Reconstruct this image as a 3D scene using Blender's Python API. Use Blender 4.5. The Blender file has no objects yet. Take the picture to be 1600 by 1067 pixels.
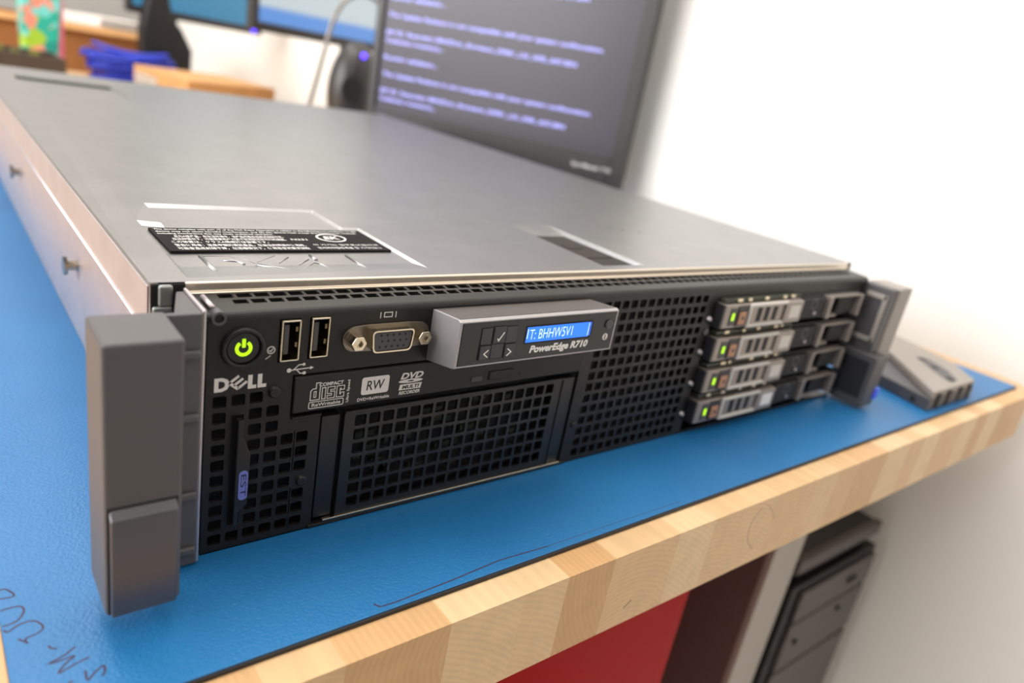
import bpy, bmesh, math, random
from mathutils import Vector, Matrix
from mathutils.geometry import tessellate_polygon
random.seed(7)
S = 0.001  # all coordinates below are millimetres
SC = bpy.context.scene
COL = SC.collection
PI = math.pi

# ------------------------------------------------------------------ camera
cam_d = bpy.data.cameras.new('camera')
cam = bpy.data.objects.new('camera', cam_d); COL.objects.link(cam)
R = ((0.77613495, -0.60562371, 0.17559746), (-0.08159532, -0.37259336, -0.92440056), (0.62526534, 0.70313165, -0.33859878))
m3 = Matrix(((R[0][0], -R[1][0], -R[2][0]), (R[0][1], -R[1][1], -R[2][1]), (R[0][2], -R[1][2], -R[2][2])))
cam.matrix_world = Matrix.Translation(Vector((-61.7838614, -199.284041, 160.613946)) * S) @ m3.to_4x4()
cam_d.sensor_width = 36.0
cam_d.lens = 1126.8683 / 1600 * 36
cam_d.clip_start = 0.01; cam_d.clip_end = 50
cam_d.dof.use_dof = True
cam_d.dof.focus_distance = 0.250
cam_d.dof.aperture_fstop = 7.5
SC.camera = cam

# ------------------------------------------------------------------ world and room lights
w = bpy.data.worlds.new('room_daylight'); SC.world = w; w.use_nodes = True
w.node_tree.nodes['Background'].inputs[0].default_value = (1.0, 0.98, 0.97, 1)
w.node_tree.nodes['Background'].inputs[1].default_value = 0.10

def area(name, loc, aim, sx, sy, power, col=(1, 0.975, 0.95)):
    d = bpy.data.lights.new(name, 'AREA'); d.shape = 'RECTANGLE'; d.size = sx; d.size_y = sy
    d.energy = power; d.color = col
    o = bpy.data.objects.new(name, d); COL.objects.link(o); o.location = loc
    o.rotation_euler = (Vector(aim) - Vector(loc)).to_track_quat('-Z', 'Y').to_euler()
    return o
area('ceiling_light', (0.0, 0.55, 1.75), (0.05, 0.6, 0), 1.3, 0.6, 14)
area('ceiling_light', (0.05, 2.1, 1.75), (0.1, 2.1, 0), 1.3, 0.6, 14)
area('ceiling_light', (-0.3, -1.1, 1.75), (0.0, -1.0, 0), 1.3, 0.6, 7.5)  # unseen third lamp, added to brighten the wall below the bench and the fronts
area('left_fill_light', (-2.2, 0.7, 0.9), (0.5, 0.4, 0.1), 2.3, 1.4, 68, (0.97, 0.98, 1.0))  # soft light added from the left to brighten the right wall; no window
SC.view_settings.view_transform = 'Standard'
SC.view_settings.look = 'None'
SC.view_settings.gamma = 1
SC.view_settings.use_curve_mapping = False
SC.view_settings.exposure = 0.35

# ------------------------------------------------------------------ materials
def lin(c):
    return tuple(((v / 12.92) if v <= 0.04045 else ((v + 0.055) / 1.055) ** 2.4) for v in (x / 255 for x in c))
MATS = {}
def mat(name, rgb, rough=0.5, metal=0.0, bump=None, var=0.0, varscale=200, emit=None, spec=0.5, coat=0, stretch=None):
    """rgb in sRGB 0-255; bump=(scale, strength, distance)"""
    m = bpy.data.materials.new(name); m.use_nodes = True
    nt = m.node_tree; N = nt.nodes; L = nt.links; b = N['Principled BSDF']
    c = lin(rgb)
    b.inputs['Base Color'].default_value = (*c, 1)
    b.inputs['Roughness'].default_value = rough
    b.inputs['Metallic'].default_value = metal
    b.inputs['Specular IOR Level'].default_value = spec
    b.inputs['Coat Weight'].default_value = coat
    tc = N.new('ShaderNodeTexCoord')
    src = tc.outputs['Object']
    if stretch:
        mp = N.new('ShaderNodeMapping'); mp.inputs['Scale'].default_value = stretch
        L.new(src, mp.inputs['Vector']); src = mp.outputs['Vector']
    if var:
        n = N.new('ShaderNodeTexNoise'); n.inputs['Scale'].default_value = varscale; n.inputs['Detail'].default_value = 6
        L.new(src, n.inputs['Vector'])
        r = N.new('ShaderNodeValToRGB'); r.color_ramp.elements[0].position = 0.35; r.color_ramp.elements[1].position = 0.65
        r.color_ramp.elements[0].color = (*(x * (1 - var) for x in c), 1)
        r.color_ramp.elements[1].color = (*(min(1, x * (1 + var)) for x in c), 1)
        L.new(n.outputs['Fac'], r.inputs['Fac']); L.new(r.outputs['Color'], b.inputs['Base Color'])
    if bump:
        n2 = N.new('ShaderNodeTexNoise'); n2.inputs['Scale'].default_value = bump[0]; n2.inputs['Detail'].default_value = 3
        L.new(src, n2.inputs['Vector'])
        bp = N.new('ShaderNodeBump'); bp.inputs['Strength'].default_value = bump[1]; bp.inputs['Distance'].default_value = bump[2]
        L.new(n2.outputs['Fac'], bp.inputs['Height']); L.new(bp.outputs['Normal'], b.inputs['Normal'])
    if emit:
        b.inputs['Emission Color'].default_value = (*lin(emit[0]), 1)
        b.inputs['Emission Strength'].default_value = emit[1]
    MATS[name] = m
    return m

M_LID = mat('galvanized_steel', (152, 151, 151), 0.36, 0.92, bump=(900, 0.10, 0.0002), var=0.05, varscale=45)
M_STEEL = mat('zinc_plated_side', (196, 188, 190), 0.42, 0.85, var=0.04, varscale=60)
M_LIP = mat('raw_steel_edge', (224, 212, 196), 0.30, 0.85)
M_BRACKET = mat('bracket_steel', (150, 155, 152), 0.4, 0.9)
M_BLACK = mat('black_powder_coat', (27, 25, 24), 0.42, 0.0, spec=0.35, bump=(1800, 0.12, 0.0001))
M_BLACKS = mat('black_satin_door', (29, 29, 30), 0.36, 0.0, spec=0.4, bump=(1800, 0.1, 0.0001))
M_DARK = mat('dark_interior', (16, 15, 16), 0.7)
M_DARK2 = mat('dark_plastic', (34, 33, 36), 0.45)
M_BEZ = mat('drive_bezel_plastic', (36, 34, 32), 0.5, spec=0.35, bump=(1500, 0.2, 0.0001))
M_EAR = mat('charcoal_plastic', (82, 79, 80), 0.46, 0.0, bump=(1400, 0.12, 0.0001))
M_EARL = mat('charcoal_plastic_latch', (88, 87, 92), 0.26, 0.4)
M_EARR = mat('grey_plastic_ear', (148, 140, 132), 0.5)
M_EARD = mat('dark_grey_plastic_ear', (74, 72, 74), 0.45)
M_PRINT = mat('silver_print', (214, 208, 202), 0.5)
M_WHITE = mat('white_print', (232, 230, 226), 0.5)
M_NICKEL = mat('nickel_connector', (214, 200, 176), 0.22, 1.0)
M_CONN = mat('connector_plastic', (70, 68, 68), 0.5)
M_SILVER = mat('silver_painted_plastic', (160, 157, 158), 0.38, 0.45, bump=(1500, 0.2, 0.0001))
M_SILVERTOP = mat('lcd_top_plastic', (78, 72, 69), 0.45, 0.1)
M_LCDFACE = mat('glossy_black_face', (22, 22, 22), 0.35)
M_KEY = mat('black_key', (40, 41, 46), 0.35)
M_GREEN = mat('green_light', (150, 210, 10), 0.5, emit=((168, 225, 12), 1.0))
M_LCD = mat('blue_backlit_lcd', (20, 60, 200), 0.4, emit=((30, 118, 250), 1.0))
M_LCDT = mat('lcd_pixels', (200, 220, 255), 0.5, emit=((175, 205, 255), 0.9))
M_EST = mat('blue_sticker', (108, 118, 190), 0.5)
M_NAVY = mat('navy_print', (20, 24, 50), 0.5)
M_BLUETAB = mat('blue_release_tab', (70, 100, 235), 0.4)
M_PCB = mat('circuit_board', (50, 56, 40), 0.5, var=0.5, varscale=400)
M_SOLDER = mat('solder_component', (225, 210, 180), 0.3, 0.4)
M_TAN = mat('amber_release_button', (176, 128, 100), 0.5)
M_CARR = mat('carrier_grey_metal', (150, 140, 132), 0.4, 0.5)
M_CARRL = mat('carrier_label', (206, 200, 192), 0.5)
M_STICK = mat('black_sticker', (36, 32, 33), 0.8, spec=0.1)
M_MARK = mat('marker_ink', (52, 34, 60), 0.6)
M_MATEDGE = mat('black_rubber', (38, 36, 38), 0.6)
M_MONB = mat('monitor_bezel_plastic', (54, 50, 48), 0.34, bump=(900, 0.1, 0.0001))
M_TEXT = mat('console_text', (150, 150, 220), 0.5, emit=((158, 158, 238), 1.0))
M_SCREEN = mat('dark_console_screen', (34, 30, 36), 0.3, emit=((74, 68, 78), 0.62))
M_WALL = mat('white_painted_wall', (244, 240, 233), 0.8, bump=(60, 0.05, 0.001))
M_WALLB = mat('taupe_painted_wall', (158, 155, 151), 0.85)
M_CEIL = mat('ceiling_paint', (238, 236, 230), 0.9)
M_FLOOR = mat('grey_floor', (178, 172, 164), 0.6)
M_RED = mat('glossy_red_paint', (165, 8, 12), 0.3, spec=0.05)
M_TOWS = mat('silver_case_paint', (176, 168, 158), 0.4, 0.2)
M_TOWP = mat('brown_grey_side_panel', (120, 104, 102), 0.4, 0.3)
M_TOWB = mat('black_case', (18, 16, 16), 0.4)
M_TOWF = mat('dark_grey_case_front', (78, 72, 69), 0.45)
M_CARD = mat('brown_cardboard', (196, 146, 92), 0.8, var=0.08, varscale=40)
M_CARDD = mat('corrugated_cardboard', (150, 98, 52), 0.85, var=0.08, varscale=30)
M_PAPER = mat('white_paper', (236, 228, 218), 0.7)
M_CABLE = mat('blue_network_cable', (36, 58, 190), 0.4)
M_LED = mat('violet_power_light', (90, 60, 255), 0.5, emit=((90, 60, 255), 3.0))
M_ROD = mat('grey_metal_rod', (150, 142, 134), 0.35, 0.5)
M_BLKG = mat('black_soft_case', (22, 20, 20), 0.6)

def nodes_of(m): return m.node_tree.nodes, m.node_tree.links, m.node_tree.nodes['Principled BSDF']

# blue vinyl mat with a leather grain
M_MAT = mat('blue_vinyl', (30, 108, 176), 0.42)
N, L, B = nodes_of(M_MAT)
tc = N.new('ShaderNodeTexCoord')
vo = N.new('ShaderNodeTexVoronoi'); vo.inputs['Scale'].default_value = 900
nz = N.new('ShaderNodeTexNoise'); nz.inputs['Scale'].default_value = 1300; nz.inputs['Detail'].default_value = 4
L.new(tc.outputs['Object'], vo.inputs['Vector']); L.new(tc.outputs['Object'], nz.inputs['Vector'])
ad = N.new('ShaderNodeMath'); ad.operation = 'ADD'; L.new(vo.outputs['Distance'], ad.inputs[0]); L.new(nz.outputs['Fac'], ad.inputs[1])
bu = N.new('ShaderNodeBump'); bu.inputs['Strength'].default_value = 0.28; bu.inputs['Distance'].default_value = 0.0004
L.new(ad.outputs[0], bu.inputs['Height']); L.new(bu.outputs['Normal'], B.inputs['Normal'])
n3 = N.new('ShaderNodeTexNoise'); n3.inputs['Scale'].default_value = 9; n3.inputs['Detail'].default_value = 3
L.new(tc.outputs['Object'], n3.inputs['Vector'])
rp = N.new('ShaderNodeValToRGB'); rp.color_ramp.elements[0].position = 0.3; rp.color_ramp.elements[1].position = 0.7
rp.color_ramp.elements[0].color = (*lin((22, 100, 156)), 1); rp.color_ramp.elements[1].color = (*lin((32, 112, 168)), 1)
L.new(n3.outputs['Fac'], rp.inputs['Fac']); L.new(rp.outputs['Color'], B.inputs['Base Color'])

# laminated maple: staves run along y, one colour and ring pattern each
M_WOOD = mat('maple_butcher_block', (226, 184, 130), 0.42)
N, L, B = nodes_of(M_WOOD)
tc = N.new('ShaderNodeTexCoord')
sx = N.new('ShaderNodeSeparateXYZ'); L.new(tc.outputs['Object'], sx.inputs[0])
def mth(op, a, b=None, c=None):
    n = N.new('ShaderNodeMath'); n.operation = op
    for i, v in enumerate((a, b, c)):
        if v is None: continue
        if isinstance(v, (int, float)): n.inputs[i].default_value = v
        else: L.new(v, n.inputs[i])
    return n.outputs[0]
wob = mth('ADD', sx.outputs['X'], mth('MULTIPLY', mth('SINE', mth('MULTIPLY', sx.outputs['X'], 61.0)), 0.006))
idx = mth('FLOOR', mth('DIVIDE', wob, 0.028))
wn = N.new('ShaderNodeTexWhiteNoise'); wn.noise_dimensions = '1D'; L.new(idx, wn.inputs['W'])
cr = N.new('ShaderNodeValToRGB'); e = cr.color_ramp.elements
e[0].position = 0; e[0].color = (*lin((202, 158, 108)), 1); e[1].position = 1; e[1].color = (*lin((224, 194, 150)), 1)
k = cr.color_ramp.elements.new(0.5); k.color = (*lin((214, 176, 130)), 1)
L.new(wn.outputs['Value'], cr.inputs['Fac'])
cv = N.new('ShaderNodeCombineXYZ')
L.new(mth('ADD', mth('SUBTRACT', sx.outputs['X'], mth('MULTIPLY', idx, 0.028)), mth('MULTIPLY', mth('SUBTRACT', wn.outputs['Value'], 0.6), 0.12)), cv.inputs[0])
L.new(mth('MULTIPLY', sx.outputs['Y'], 0.10), cv.inputs[1])
L.new(mth('ADD', sx.outputs['Z'], mth('MULTIPLY', wn.outputs['Value'], 0.11)), cv.inputs[2])
wv = N.new('ShaderNodeTexWave'); wv.wave_type = 'RINGS'; wv.rings_direction = 'Y'
wv.inputs['Scale'].default_value = 130; wv.inputs['Distortion'].default_value = 2.0; wv.inputs['Detail'].default_value = 3; wv.inputs['Detail Scale'].default_value = 1.5
L.new(cv.outputs[0], wv.inputs['Vector'])
fn = N.new('ShaderNodeTexNoise'); fn.inputs['Scale'].default_value = 120; fn.inputs['Detail'].default_value = 5
cv2 = N.new('ShaderNodeCombineXYZ'); L.new(mth('MULTIPLY', sx.outputs['X'], 1.3), cv2.inputs[0]); L.new(mth('MULTIPLY', sx.outputs['Y'], 0.3), cv2.inputs[1]); L.new(sx.outputs['Z'], cv2.inputs[2])
L.new(cv2.outputs[0], fn.inputs['Vector'])
g1 = N.new('ShaderNodeMapRange'); g1.inputs['To Min'].default_value = 0.955; g1.inputs['To Max'].default_value = 1.03; L.new(wv.outputs['Fac'], g1.inputs['Value'])
g2 = N.new('ShaderNodeMapRange'); g2.inputs['From Min'].default_value = 0.3; g2.inputs['From Max'].default_value = 0.7; g2.inputs['To Min'].default_value = 0.93; g2.inputs['To Max'].default_value = 1.04; L.new(fn.outputs['Fac'], g2.inputs['Value'])
mm = mth('MULTIPLY', g1.outputs[0], g2.outputs[0])
vm = N.new('ShaderNodeVectorMath'); vm.operation = 'SCALE'; L.new(cr.outputs['Color'], vm.inputs[0]); L.new(mm, vm.inputs['Scale'])
L.new(vm.outputs[0], B.inputs['Base Color'])

# ------------------------------------------------------------------ mesh helpers
def box(bm, x0, x1, y0, y1, z0, z1):
    v = [bm.verts.new((x * S, y * S, z * S)) for z in (z0, z1) for y in (y0, y1) for x in (x0, x1)]
    for f in ((0, 2, 3, 1), (4, 5, 7, 6), (0, 1, 5, 4), (2, 6, 7, 3), (0, 4, 6, 2), (1, 3, 7, 5)):
        bm.faces.new([v[i] for i in f])
def prism(bm, pts, a, b, ax):
    """pts 2-D outline, extruded from a to b along axis ax (0: pts=(y,z), 1: pts=(x,z), 2: pts=(x,y))"""
    def P(p, t):
        return {0: (t, p[0], p[1]), 1: (p[0], t, p[1]), 2: (p[0], p[1], t)}[ax]
    A = [bm.verts.new(Vector(P(p, a)) * S) for p in pts]; Bv = [bm.verts.new(Vector(P(p, b)) * S) for p in pts]
    n = len(pts)
    for t in tessellate_polygon([[Vector((p[0], p[1], 0)) for p in pts]]):
        bm.faces.new([A[i] for i in t]); bm.faces.new([Bv[i] for i in reversed(t)])
    for i in range(n):
        j = (i + 1) % n; bm.faces.new((A[i], Bv[i], Bv[j], A[j]))
def cyl(bm, c, ax, r, length, n=24, r2=None, hole=0):
    """cylinder from c along axis ax for length (can be negative)"""
    r2 = r if r2 is None else r2
    def P(t, rr, a):
        u, v = rr * math.cos(a), rr * math.sin(a)
        d = {0: (t, u, v), 1: (u, t, v), 2: (u, v, t)}[ax]
        return Vector((c[0] + d[0], c[1] + d[1], c[2] + d[2])) * S
    ang = [2 * PI * i / n for i in range(n)]
    A = [bm.verts.new(P(0, r, a)) for a in ang]; Bv = [bm.verts.new(P(length, r2, a)) for a in ang]
    for i in range(n):
        j = (i + 1) % n; bm.faces.new((A[i], A[j], Bv[j], Bv[i]))
    if hole:
        C1 = [bm.verts.new(P(0, hole, a)) for a in ang]; D1 = [bm.verts.new(P(length, hole, a)) for a in ang]
        for i in range(n):
            j = (i + 1) % n
            bm.faces.new((A[j], A[i], C1[i], C1[j])); bm.faces.new((Bv[i], Bv[j], D1[j], D1[i])); bm.faces.new((C1[i], D1[i], D1[j], C1[j]))
    else:
        bm.faces.new(A[::-1]); bm.faces.new(Bv)
def tube(bm, pts, r, n=10, closed=False):
    pts = [Vector(p) for p in pts]; rings = []; m = len(pts); up = Vector((0, 0, 1))
    for i, p in enumerate(pts):
        a = pts[i - 1] if (i > 0 or closed) else p; b = pts[(i + 1) % m] if (i < m - 1 or closed) else p
        d = (b - a)
        d = d.normalized() if d.length > 1e-9 else Vector((1, 0, 0))
        s = d.cross(up)
        if s.length < 0.05: s = d.cross(Vector((0, 1, 0)))
        s.normalize(); t = s.cross(d)
        rings.append([bm.verts.new((p + (s * math.cos(2 * PI * k / n) + t * math.sin(2 * PI * k / n)) * r) * S) for k in range(n)])
    for i in range(m if closed else m - 1):
        A, Bv = rings[i], rings[(i + 1) % m]
        for k in range(n):
            j = (k + 1) % n; bm.faces.new((A[k], A[j], Bv[j], Bv[k]))
    if not closed:
        bm.faces.new(rings[0][::-1]); bm.faces.new(rings[-1])
def smooth_path(pts, sub=6):
    P = [Vector(p) for p in pts]; out = []
    for i in range(len(P) - 1):
        p0 = P[max(i - 1, 0)]; p1 = P[i]; p2 = P[i + 1]; p3 = P[min(i + 2, len(P) - 1)]
        for k in range(sub):
            t = k / sub
            out.append(0.5 * ((2 * p1) + (p2 - p0) * t + (2 * p0 - 5 * p1 + 4 * p2 - p3) * t * t + (3 * p1 - p0 - 3 * p2 + p3) * t ** 3))
    out.append(P[-1]); return out
def ribbon(bm, pts, wd, fr, h=0.06, closed=False):
    """flat stroke of width wd; fr(u, v, w) -> xyz mm, w is height above the surface"""
    P = [Vector((p[0], p[1])) for p in pts]; n = len(P); segs = []
    for i in range(n):
        a = P[i - 1] if (i > 0 or closed) else P[i]; b = P[(i + 1) % n] if (i < n - 1 or closed) else P[i]
        p = P[i]; d1 = (p - a); d2 = (b - p)
        if d1.length < 1e-9: d1 = d2
        if d2.length < 1e-9: d2 = d1
        d1 = d1.normalized(); d2 = d2.normalized(); t = (d1 + d2)
        t = t.normalized() if t.length > 1e-6 else d1
        nn = Vector((-t.y, t.x)); sc = 1 / max(0.45, abs(nn.dot(Vector((-d1.y, d1.x)))))
        q = [p + nn * wd / 2 * sc, p - nn * wd / 2 * sc]
        segs.append([bm.verts.new(Vector(fr(q[0].x, q[0].y, h)) * S), bm.verts.new(Vector(fr(q[1].x, q[1].y, h)) * S),
                     bm.verts.new(Vector(fr(q[1].x, q[1].y, 0)) * S), bm.verts.new(Vector(fr(q[0].x, q[0].y, 0)) * S)])
    for i in range(n if closed else n - 1):
        A, Bv = segs[i], segs[(i + 1) % n]
        for k in range(4):
            j = (k + 1) % 4; bm.faces.new((A[k], A[j], Bv[j], Bv[k]))
    if not closed:
        bm.faces.new(segs[0]); bm.faces.new(segs[-1][::-1])
def front(y): return lambda u, v, w: (u, y - w, v)
def top(z): return lambda u, v, w: (u, v, z + w)
def obj(name, bm, m, parent=None, bevel=0, seg=2, smooth=False, label=None):
    bmesh.ops.recalc_face_normals(bm, faces=bm.faces)
    me = bpy.data.meshes.new(name); bm.to_mesh(me); bm.free()
    me.materials.append(m)
    if smooth:
        for p in me.polygons: p.use_smooth = True
    o = bpy.data.objects.new(name, me); COL.objects.link(o)
    if bevel:
        b = o.modifiers.new('bevel', 'BEVEL'); b.width = bevel * S; b.segments = seg; b.limit_method = 'ANGLE'; b.angle_limit = math.radians(35)
    if parent: o.parent = parent
    if label: o['label'] = label
    return o
def bx(name, m, parent, *a, bevel=0, label=None):
    bm = bmesh.new(); box(bm, *a); return obj(name, bm, m, parent, bevel, label=label)
def thing(name, label, cat, loc=(0, 0, 0), group=None):
    o = bpy.data.objects.new(name, None); COL.objects.link(o); o.empty_display_size = 0.02
    o.location = Vector(loc) * S
    o['label'] = label; o['category'] = cat
    if group: o['group'] = group
    return o
def tag(o, label, cat, group=None):
    o['label'] = label; o['category'] = cat
    if group: o['group'] = group
    return o
def struct(name, bm, m, bevel=0):
    o = obj(name, bm, m, None, bevel); o['kind'] = 'structure'; return o

def text_bm(bm, s, fr, u0, v0, w=None, h=None, bold=0.0, shear=0.0, rot=0.0, thick=0.05, spacing=1.0):
    """writes s into the box starting (u0, v0), w wide and h high, as real thin letters"""
    c = bpy.data.curves.new('t', 'FONT'); c.body = s; c.size = 1.0; c.extrude = 0.0; c.offset = bold; c.shear = shear
    c.space_character = spacing; c.resolution_u = 3
    o = bpy.data.objects.new('t', c); COL.objects.link(o)
    dg = bpy.context.evaluated_depsgraph_get(); dg.update()
    me = bpy.data.meshes.new_from_object(o.evaluated_get(dg))
    vs = [v.co.copy() for v in me.vertices]
    if vs:
        x0 = min(v.x for v in vs); x1 = max(v.x for v in vs); y0 = min(v.y for v in vs); y1 = max(v.y for v in vs)
        sxx = (w / (x1 - x0)) if w else None; syy = (h / (y1 - y0)) if h else None
        if sxx is None: sxx = syy
        if syy is None: syy = sxx
        ca, sa = math.cos(rot), math.sin(rot); nv = []
        for v in vs:
            a, b = (v.x - x0) * sxx, (v.y - y0) * syy
            nv.append(bm.verts.new(Vector(fr(u0 + a * ca - b * sa, v0 + a * sa + b * ca, thick)) * S))
        for p in me.polygons:
            try: bm.faces.new([nv[i] for i in p.vertices])
            except ValueError: pass
    bpy.data.objects.remove(o); bpy.data.curves.remove(c); bpy.data.meshes.remove(me)
def text(name, s, m, parent, fr, u0, v0, w=None, h=None, **k):
    bm = bmesh.new(); text_bm(bm, s, fr, u0, v0, w, h, **k); return obj(name, bm, m, parent)

def rr(hw, hh, r, n=4):
    pts = []
    for cx, cy, a0 in ((hw - r, hh - r, 0), (-hw + r, hh - r, 90), (-hw + r, -hh + r, 180), (hw - r, -hh + r, 270)):
        for i in range(n):
            a = math.radians(a0 + 90 * i / (n - 1)); pts.append((cx + r * math.cos(a), cy + r * math.sin(a)))
    return pts
def hole_cell(bm, u0, u1, v0, v1, hw, hh, r, fr, depth, skew=0.0):
    cu, cv_ = (u0 + u1) / 2, (v0 + v1) / 2
    ring = rr(hw, hh, r); n = len(ring)
    U, V = (u1 - u0) / 2, (v1 - v0) / 2
    outer = []
    for i in range(n):
        q, kq = divmod(i, 4)
        # four ring points per corner map on the edge, the corner (twice), the edge
        x, y = ring[i]
        cx, cy = ((U, V), (-U, V), (-U, -V), (U, -V))[q]
        if kq == 0: o = (cx, y) if q in (0, 2) else (x, cy)
        elif kq == 3: o = (x, cy) if q in (0, 2) else (cx, y)
        else: o = (cx, cy)
        outer.append(o)
    vi = [bm.verts.new(Vector(fr(cu + x + skew * y, cv_ + y, 0)) * S) for x, y in ring]
    vb = [bm.verts.new(Vector(fr(cu + x + skew * y, cv_ + y, -depth)) * S) for x, y in ring]
    vo_ = []; last = None; lo = None
    for o in outer:
        if lo is not None and abs(o[0] - lo[0]) < 1e-6 and abs(o[1] - lo[1]) < 1e-6: vo_.append(last)
        else:
            last = bm.verts.new(Vector(fr(cu + o[0], cv_ + o[1], 0)) * S); vo_.append(last); lo = o
    for i in range(n):
        j = (i + 1) % n
        f = [vi[i], vo_[i], vo_[j], vi[j]] if vo_[i] is not vo_[j] else [vi[i], vo_[i], vi[j]]
        bm.faces.new(f); bm.faces.new((vi[j], vb[j], vb[i], vi[i]))
def plate(bm, us, vs, solid, fr, depth):
    """rectilinear plate: cell (i, j) is filled when solid(i, j); rim walls round every opening"""
    nu, nv = len(us) - 1, len(vs) - 1
    def Q(*ps): bm.faces.new([bm.verts.new(Vector(fr(*p)) * S) for p in ps])
    ok = [[solid((us[i] + us[i + 1]) / 2, (vs[j] + vs[j + 1]) / 2) for j in range(nv)] for i in range(nu)]
    for i in range(nu):
        for j in range(nv):
            a, b, c, d = us[i], us[i + 1], vs[j], vs[j + 1]
            if not ok[i][j]: continue
            Q((a, c, 0), (b, c, 0), (b, d, 0), (a, d, 0))
            for (ii, jj, e0, e1) in ((i - 1, j, (a, c), (a, d)), (i + 1, j, (b, c), (b, d)), (i, j - 1, (a, c), (b, c)), (i, j + 1, (a, d), (b, d))):
                if not (0 <= ii < nu and 0 <= jj < nv) or not ok[ii][jj]:
                    Q((*e0, 0), (*e1, 0), (*e1, -depth), (*e0, -depth))

# ------------------------------------------------------------------ the room
def room(name, m, *a):
    bm = bmesh.new(); box(bm, *a); return struct(name, bm, m)
room('wall_right', M_WALL, 682, 760, -2000, 3000, -760, 1800)
room('wall_left', M_WALL, -2680, -2600, -2000, 3000, -760, 1800)
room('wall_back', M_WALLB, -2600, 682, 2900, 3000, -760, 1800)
room('floor', M_FLOOR, -2600, 760, -2000, 3000, -800, -760)
room('ceiling', M_CEIL, -2680, 760, -2000, 3000, 1800, 1850)

# ------------------------------------------------------------------ butcher block bench
bench = thing('workbench', 'maple butcher block workbench with rounded front edge, running along the white wall', 'workbench', (260, -60, -760))
def rel(o, par):  # keep world placement under a shifted empty
    o.parent = par; o.matrix_parent_inverse = Matrix.Translation(-par.location)
bm = bmesh.new()
pts = []
r = 26
for cx, cy, a0 in ((645 - r, -61 + r, -90), (645 - 6, 2200 - 6, 0), (-170 + 6, 2200 - 6, 90), (-170 + r, -61 + r, 180)):
    rad = r if cy < 0 else 6
    for i in range(9):
        a = math.radians(a0 + 90 * i / 8); pts.append((cx + rad * math.cos(a), cy + rad * math.sin(a)))
prism(bm, pts, -39, -2, 2)
o = obj('worktop', bm, M_WOOD, None, bevel=5, seg=4); rel(o, bench)
for lx, ly in ((590, 700), (-110, 700), (590, 2120), (-110, 2120)):
    o = bx('leg', M_TOWS, None, lx - 25, lx + 25, ly - 25, ly + 25, -760, -39); rel(o, bench)

FW = front(-61.0)
M_KNOT = mat('dark_wood_mark', (184, 150, 118), 0.5)
bm = bmesh.new()
ribbon(bm, [(p.x, p.y) for p in smooth_path([(236, -6, 0), (230.5, -13, 0), (232, -23, 0), (240, -31, 0)], 5)], 0.9, FW, 0.03)
ribbon(bm, [(p.x, p.y) for p in smooth_path([(240, -5.5, 0), (246, -10, 0), (252, -17, 0)], 5)], 0.6, FW, 0.03)
rel(obj('wood_knot', bm, M_KNOT, None, label='curved grey knot mark in the front edge'), bench)
bm = bmesh.new(); ribbon(bm, [(147.4, -30.6), (149.5, -29.6), (151.6, -27.8)], 0.45, FW, 0.03)
rel(obj('wood_crack', bm, M_MATEDGE, None, label='short dark crack in the front edge'), bench)

# ------------------------------------------------------------------ blue mat
mt = thing('work_mat', 'blue grained vinyl mat lying on the wooden workbench', 'mat')
bx('mat_surface', M_MAT, mt, -53.5, 640 - 18, -48.6, 900, -0.5, 0, bevel=0.2)
bx('rubber_backing', M_MATEDGE, mt, -53.6, 640 - 17.9, -49.2, 900.2, -2, -0.5)
bm = bmesh.new()
T0 = top(0.0)
for st in ([(-52.6, 7), (-51, 6.8), (-49.4, 3.8), (-50, 2.8), (-52.8, 3.2)],
           [(-53.1, -2), (-50.5, -1.7), (-48.3, -2.3), (-47.9, -4.6), (-49.5, -7.5), (-51.6, -8.4), (-53.2, -8.4)],
           [(-53, -10), (-52.2, -11.2), (-49.5, -9.5), (-46.5, -9.4), (-44.8, -11.5), (-44.6, -13.6), (-46.3, -15), (-48.5, -15.5), (-49, -16.7), (-50.3, -14.9)],
           [(-49, -16.7), (-48.3, -17.7)],
           [(-44.2, -20.7), (-43.7, -22.1), (-42.5, -22.7)],
           [(-38.6, -24), (-41.3, -25.9), (-44.9, -27.3), (-41.9, -27.4), (-39.3, -27.3), (-41.8, -29.3), (-43.4, -31.6), (-40.3, -30.5), (-36.2, -29.3)],
           [(-37.8, -33.5), (-37.9, -37), (-35.9, -35.2), (-33.7, -33.9), (-33.9, -36.3), (-34.8, -37.3)],
           [(-40.9, -35.7), (-41.9, -36)]):
    ribbon(bm, [(p.x, p.y) for p in smooth_path([(a, b, 0) for a, b in st], 4)], 0.55, T0, 0.03)
obj('handwriting', bm, M_MARK, mt, label='dark marker handwriting at the mat corner')
bm = bmesh.new()
ribbon(bm, [(39.4, -44.4), (40.8, -46.4)], 0.6, T0, 0.03)
ribbon(bm, [(40.8, -46.4), (46.5, -46.6), (66.7, -45.8), (90, -44.2), (112, -45.4)], 0.5, T0, 0.03)
ribbon(bm, [(112, -45.4), (150, -45.6), (190, -46.2)], 0.22, T0, 0.03)
obj('pen_line', bm, M_MARK, mt, label='thin dark pen line drawn along the front edge')

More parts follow.
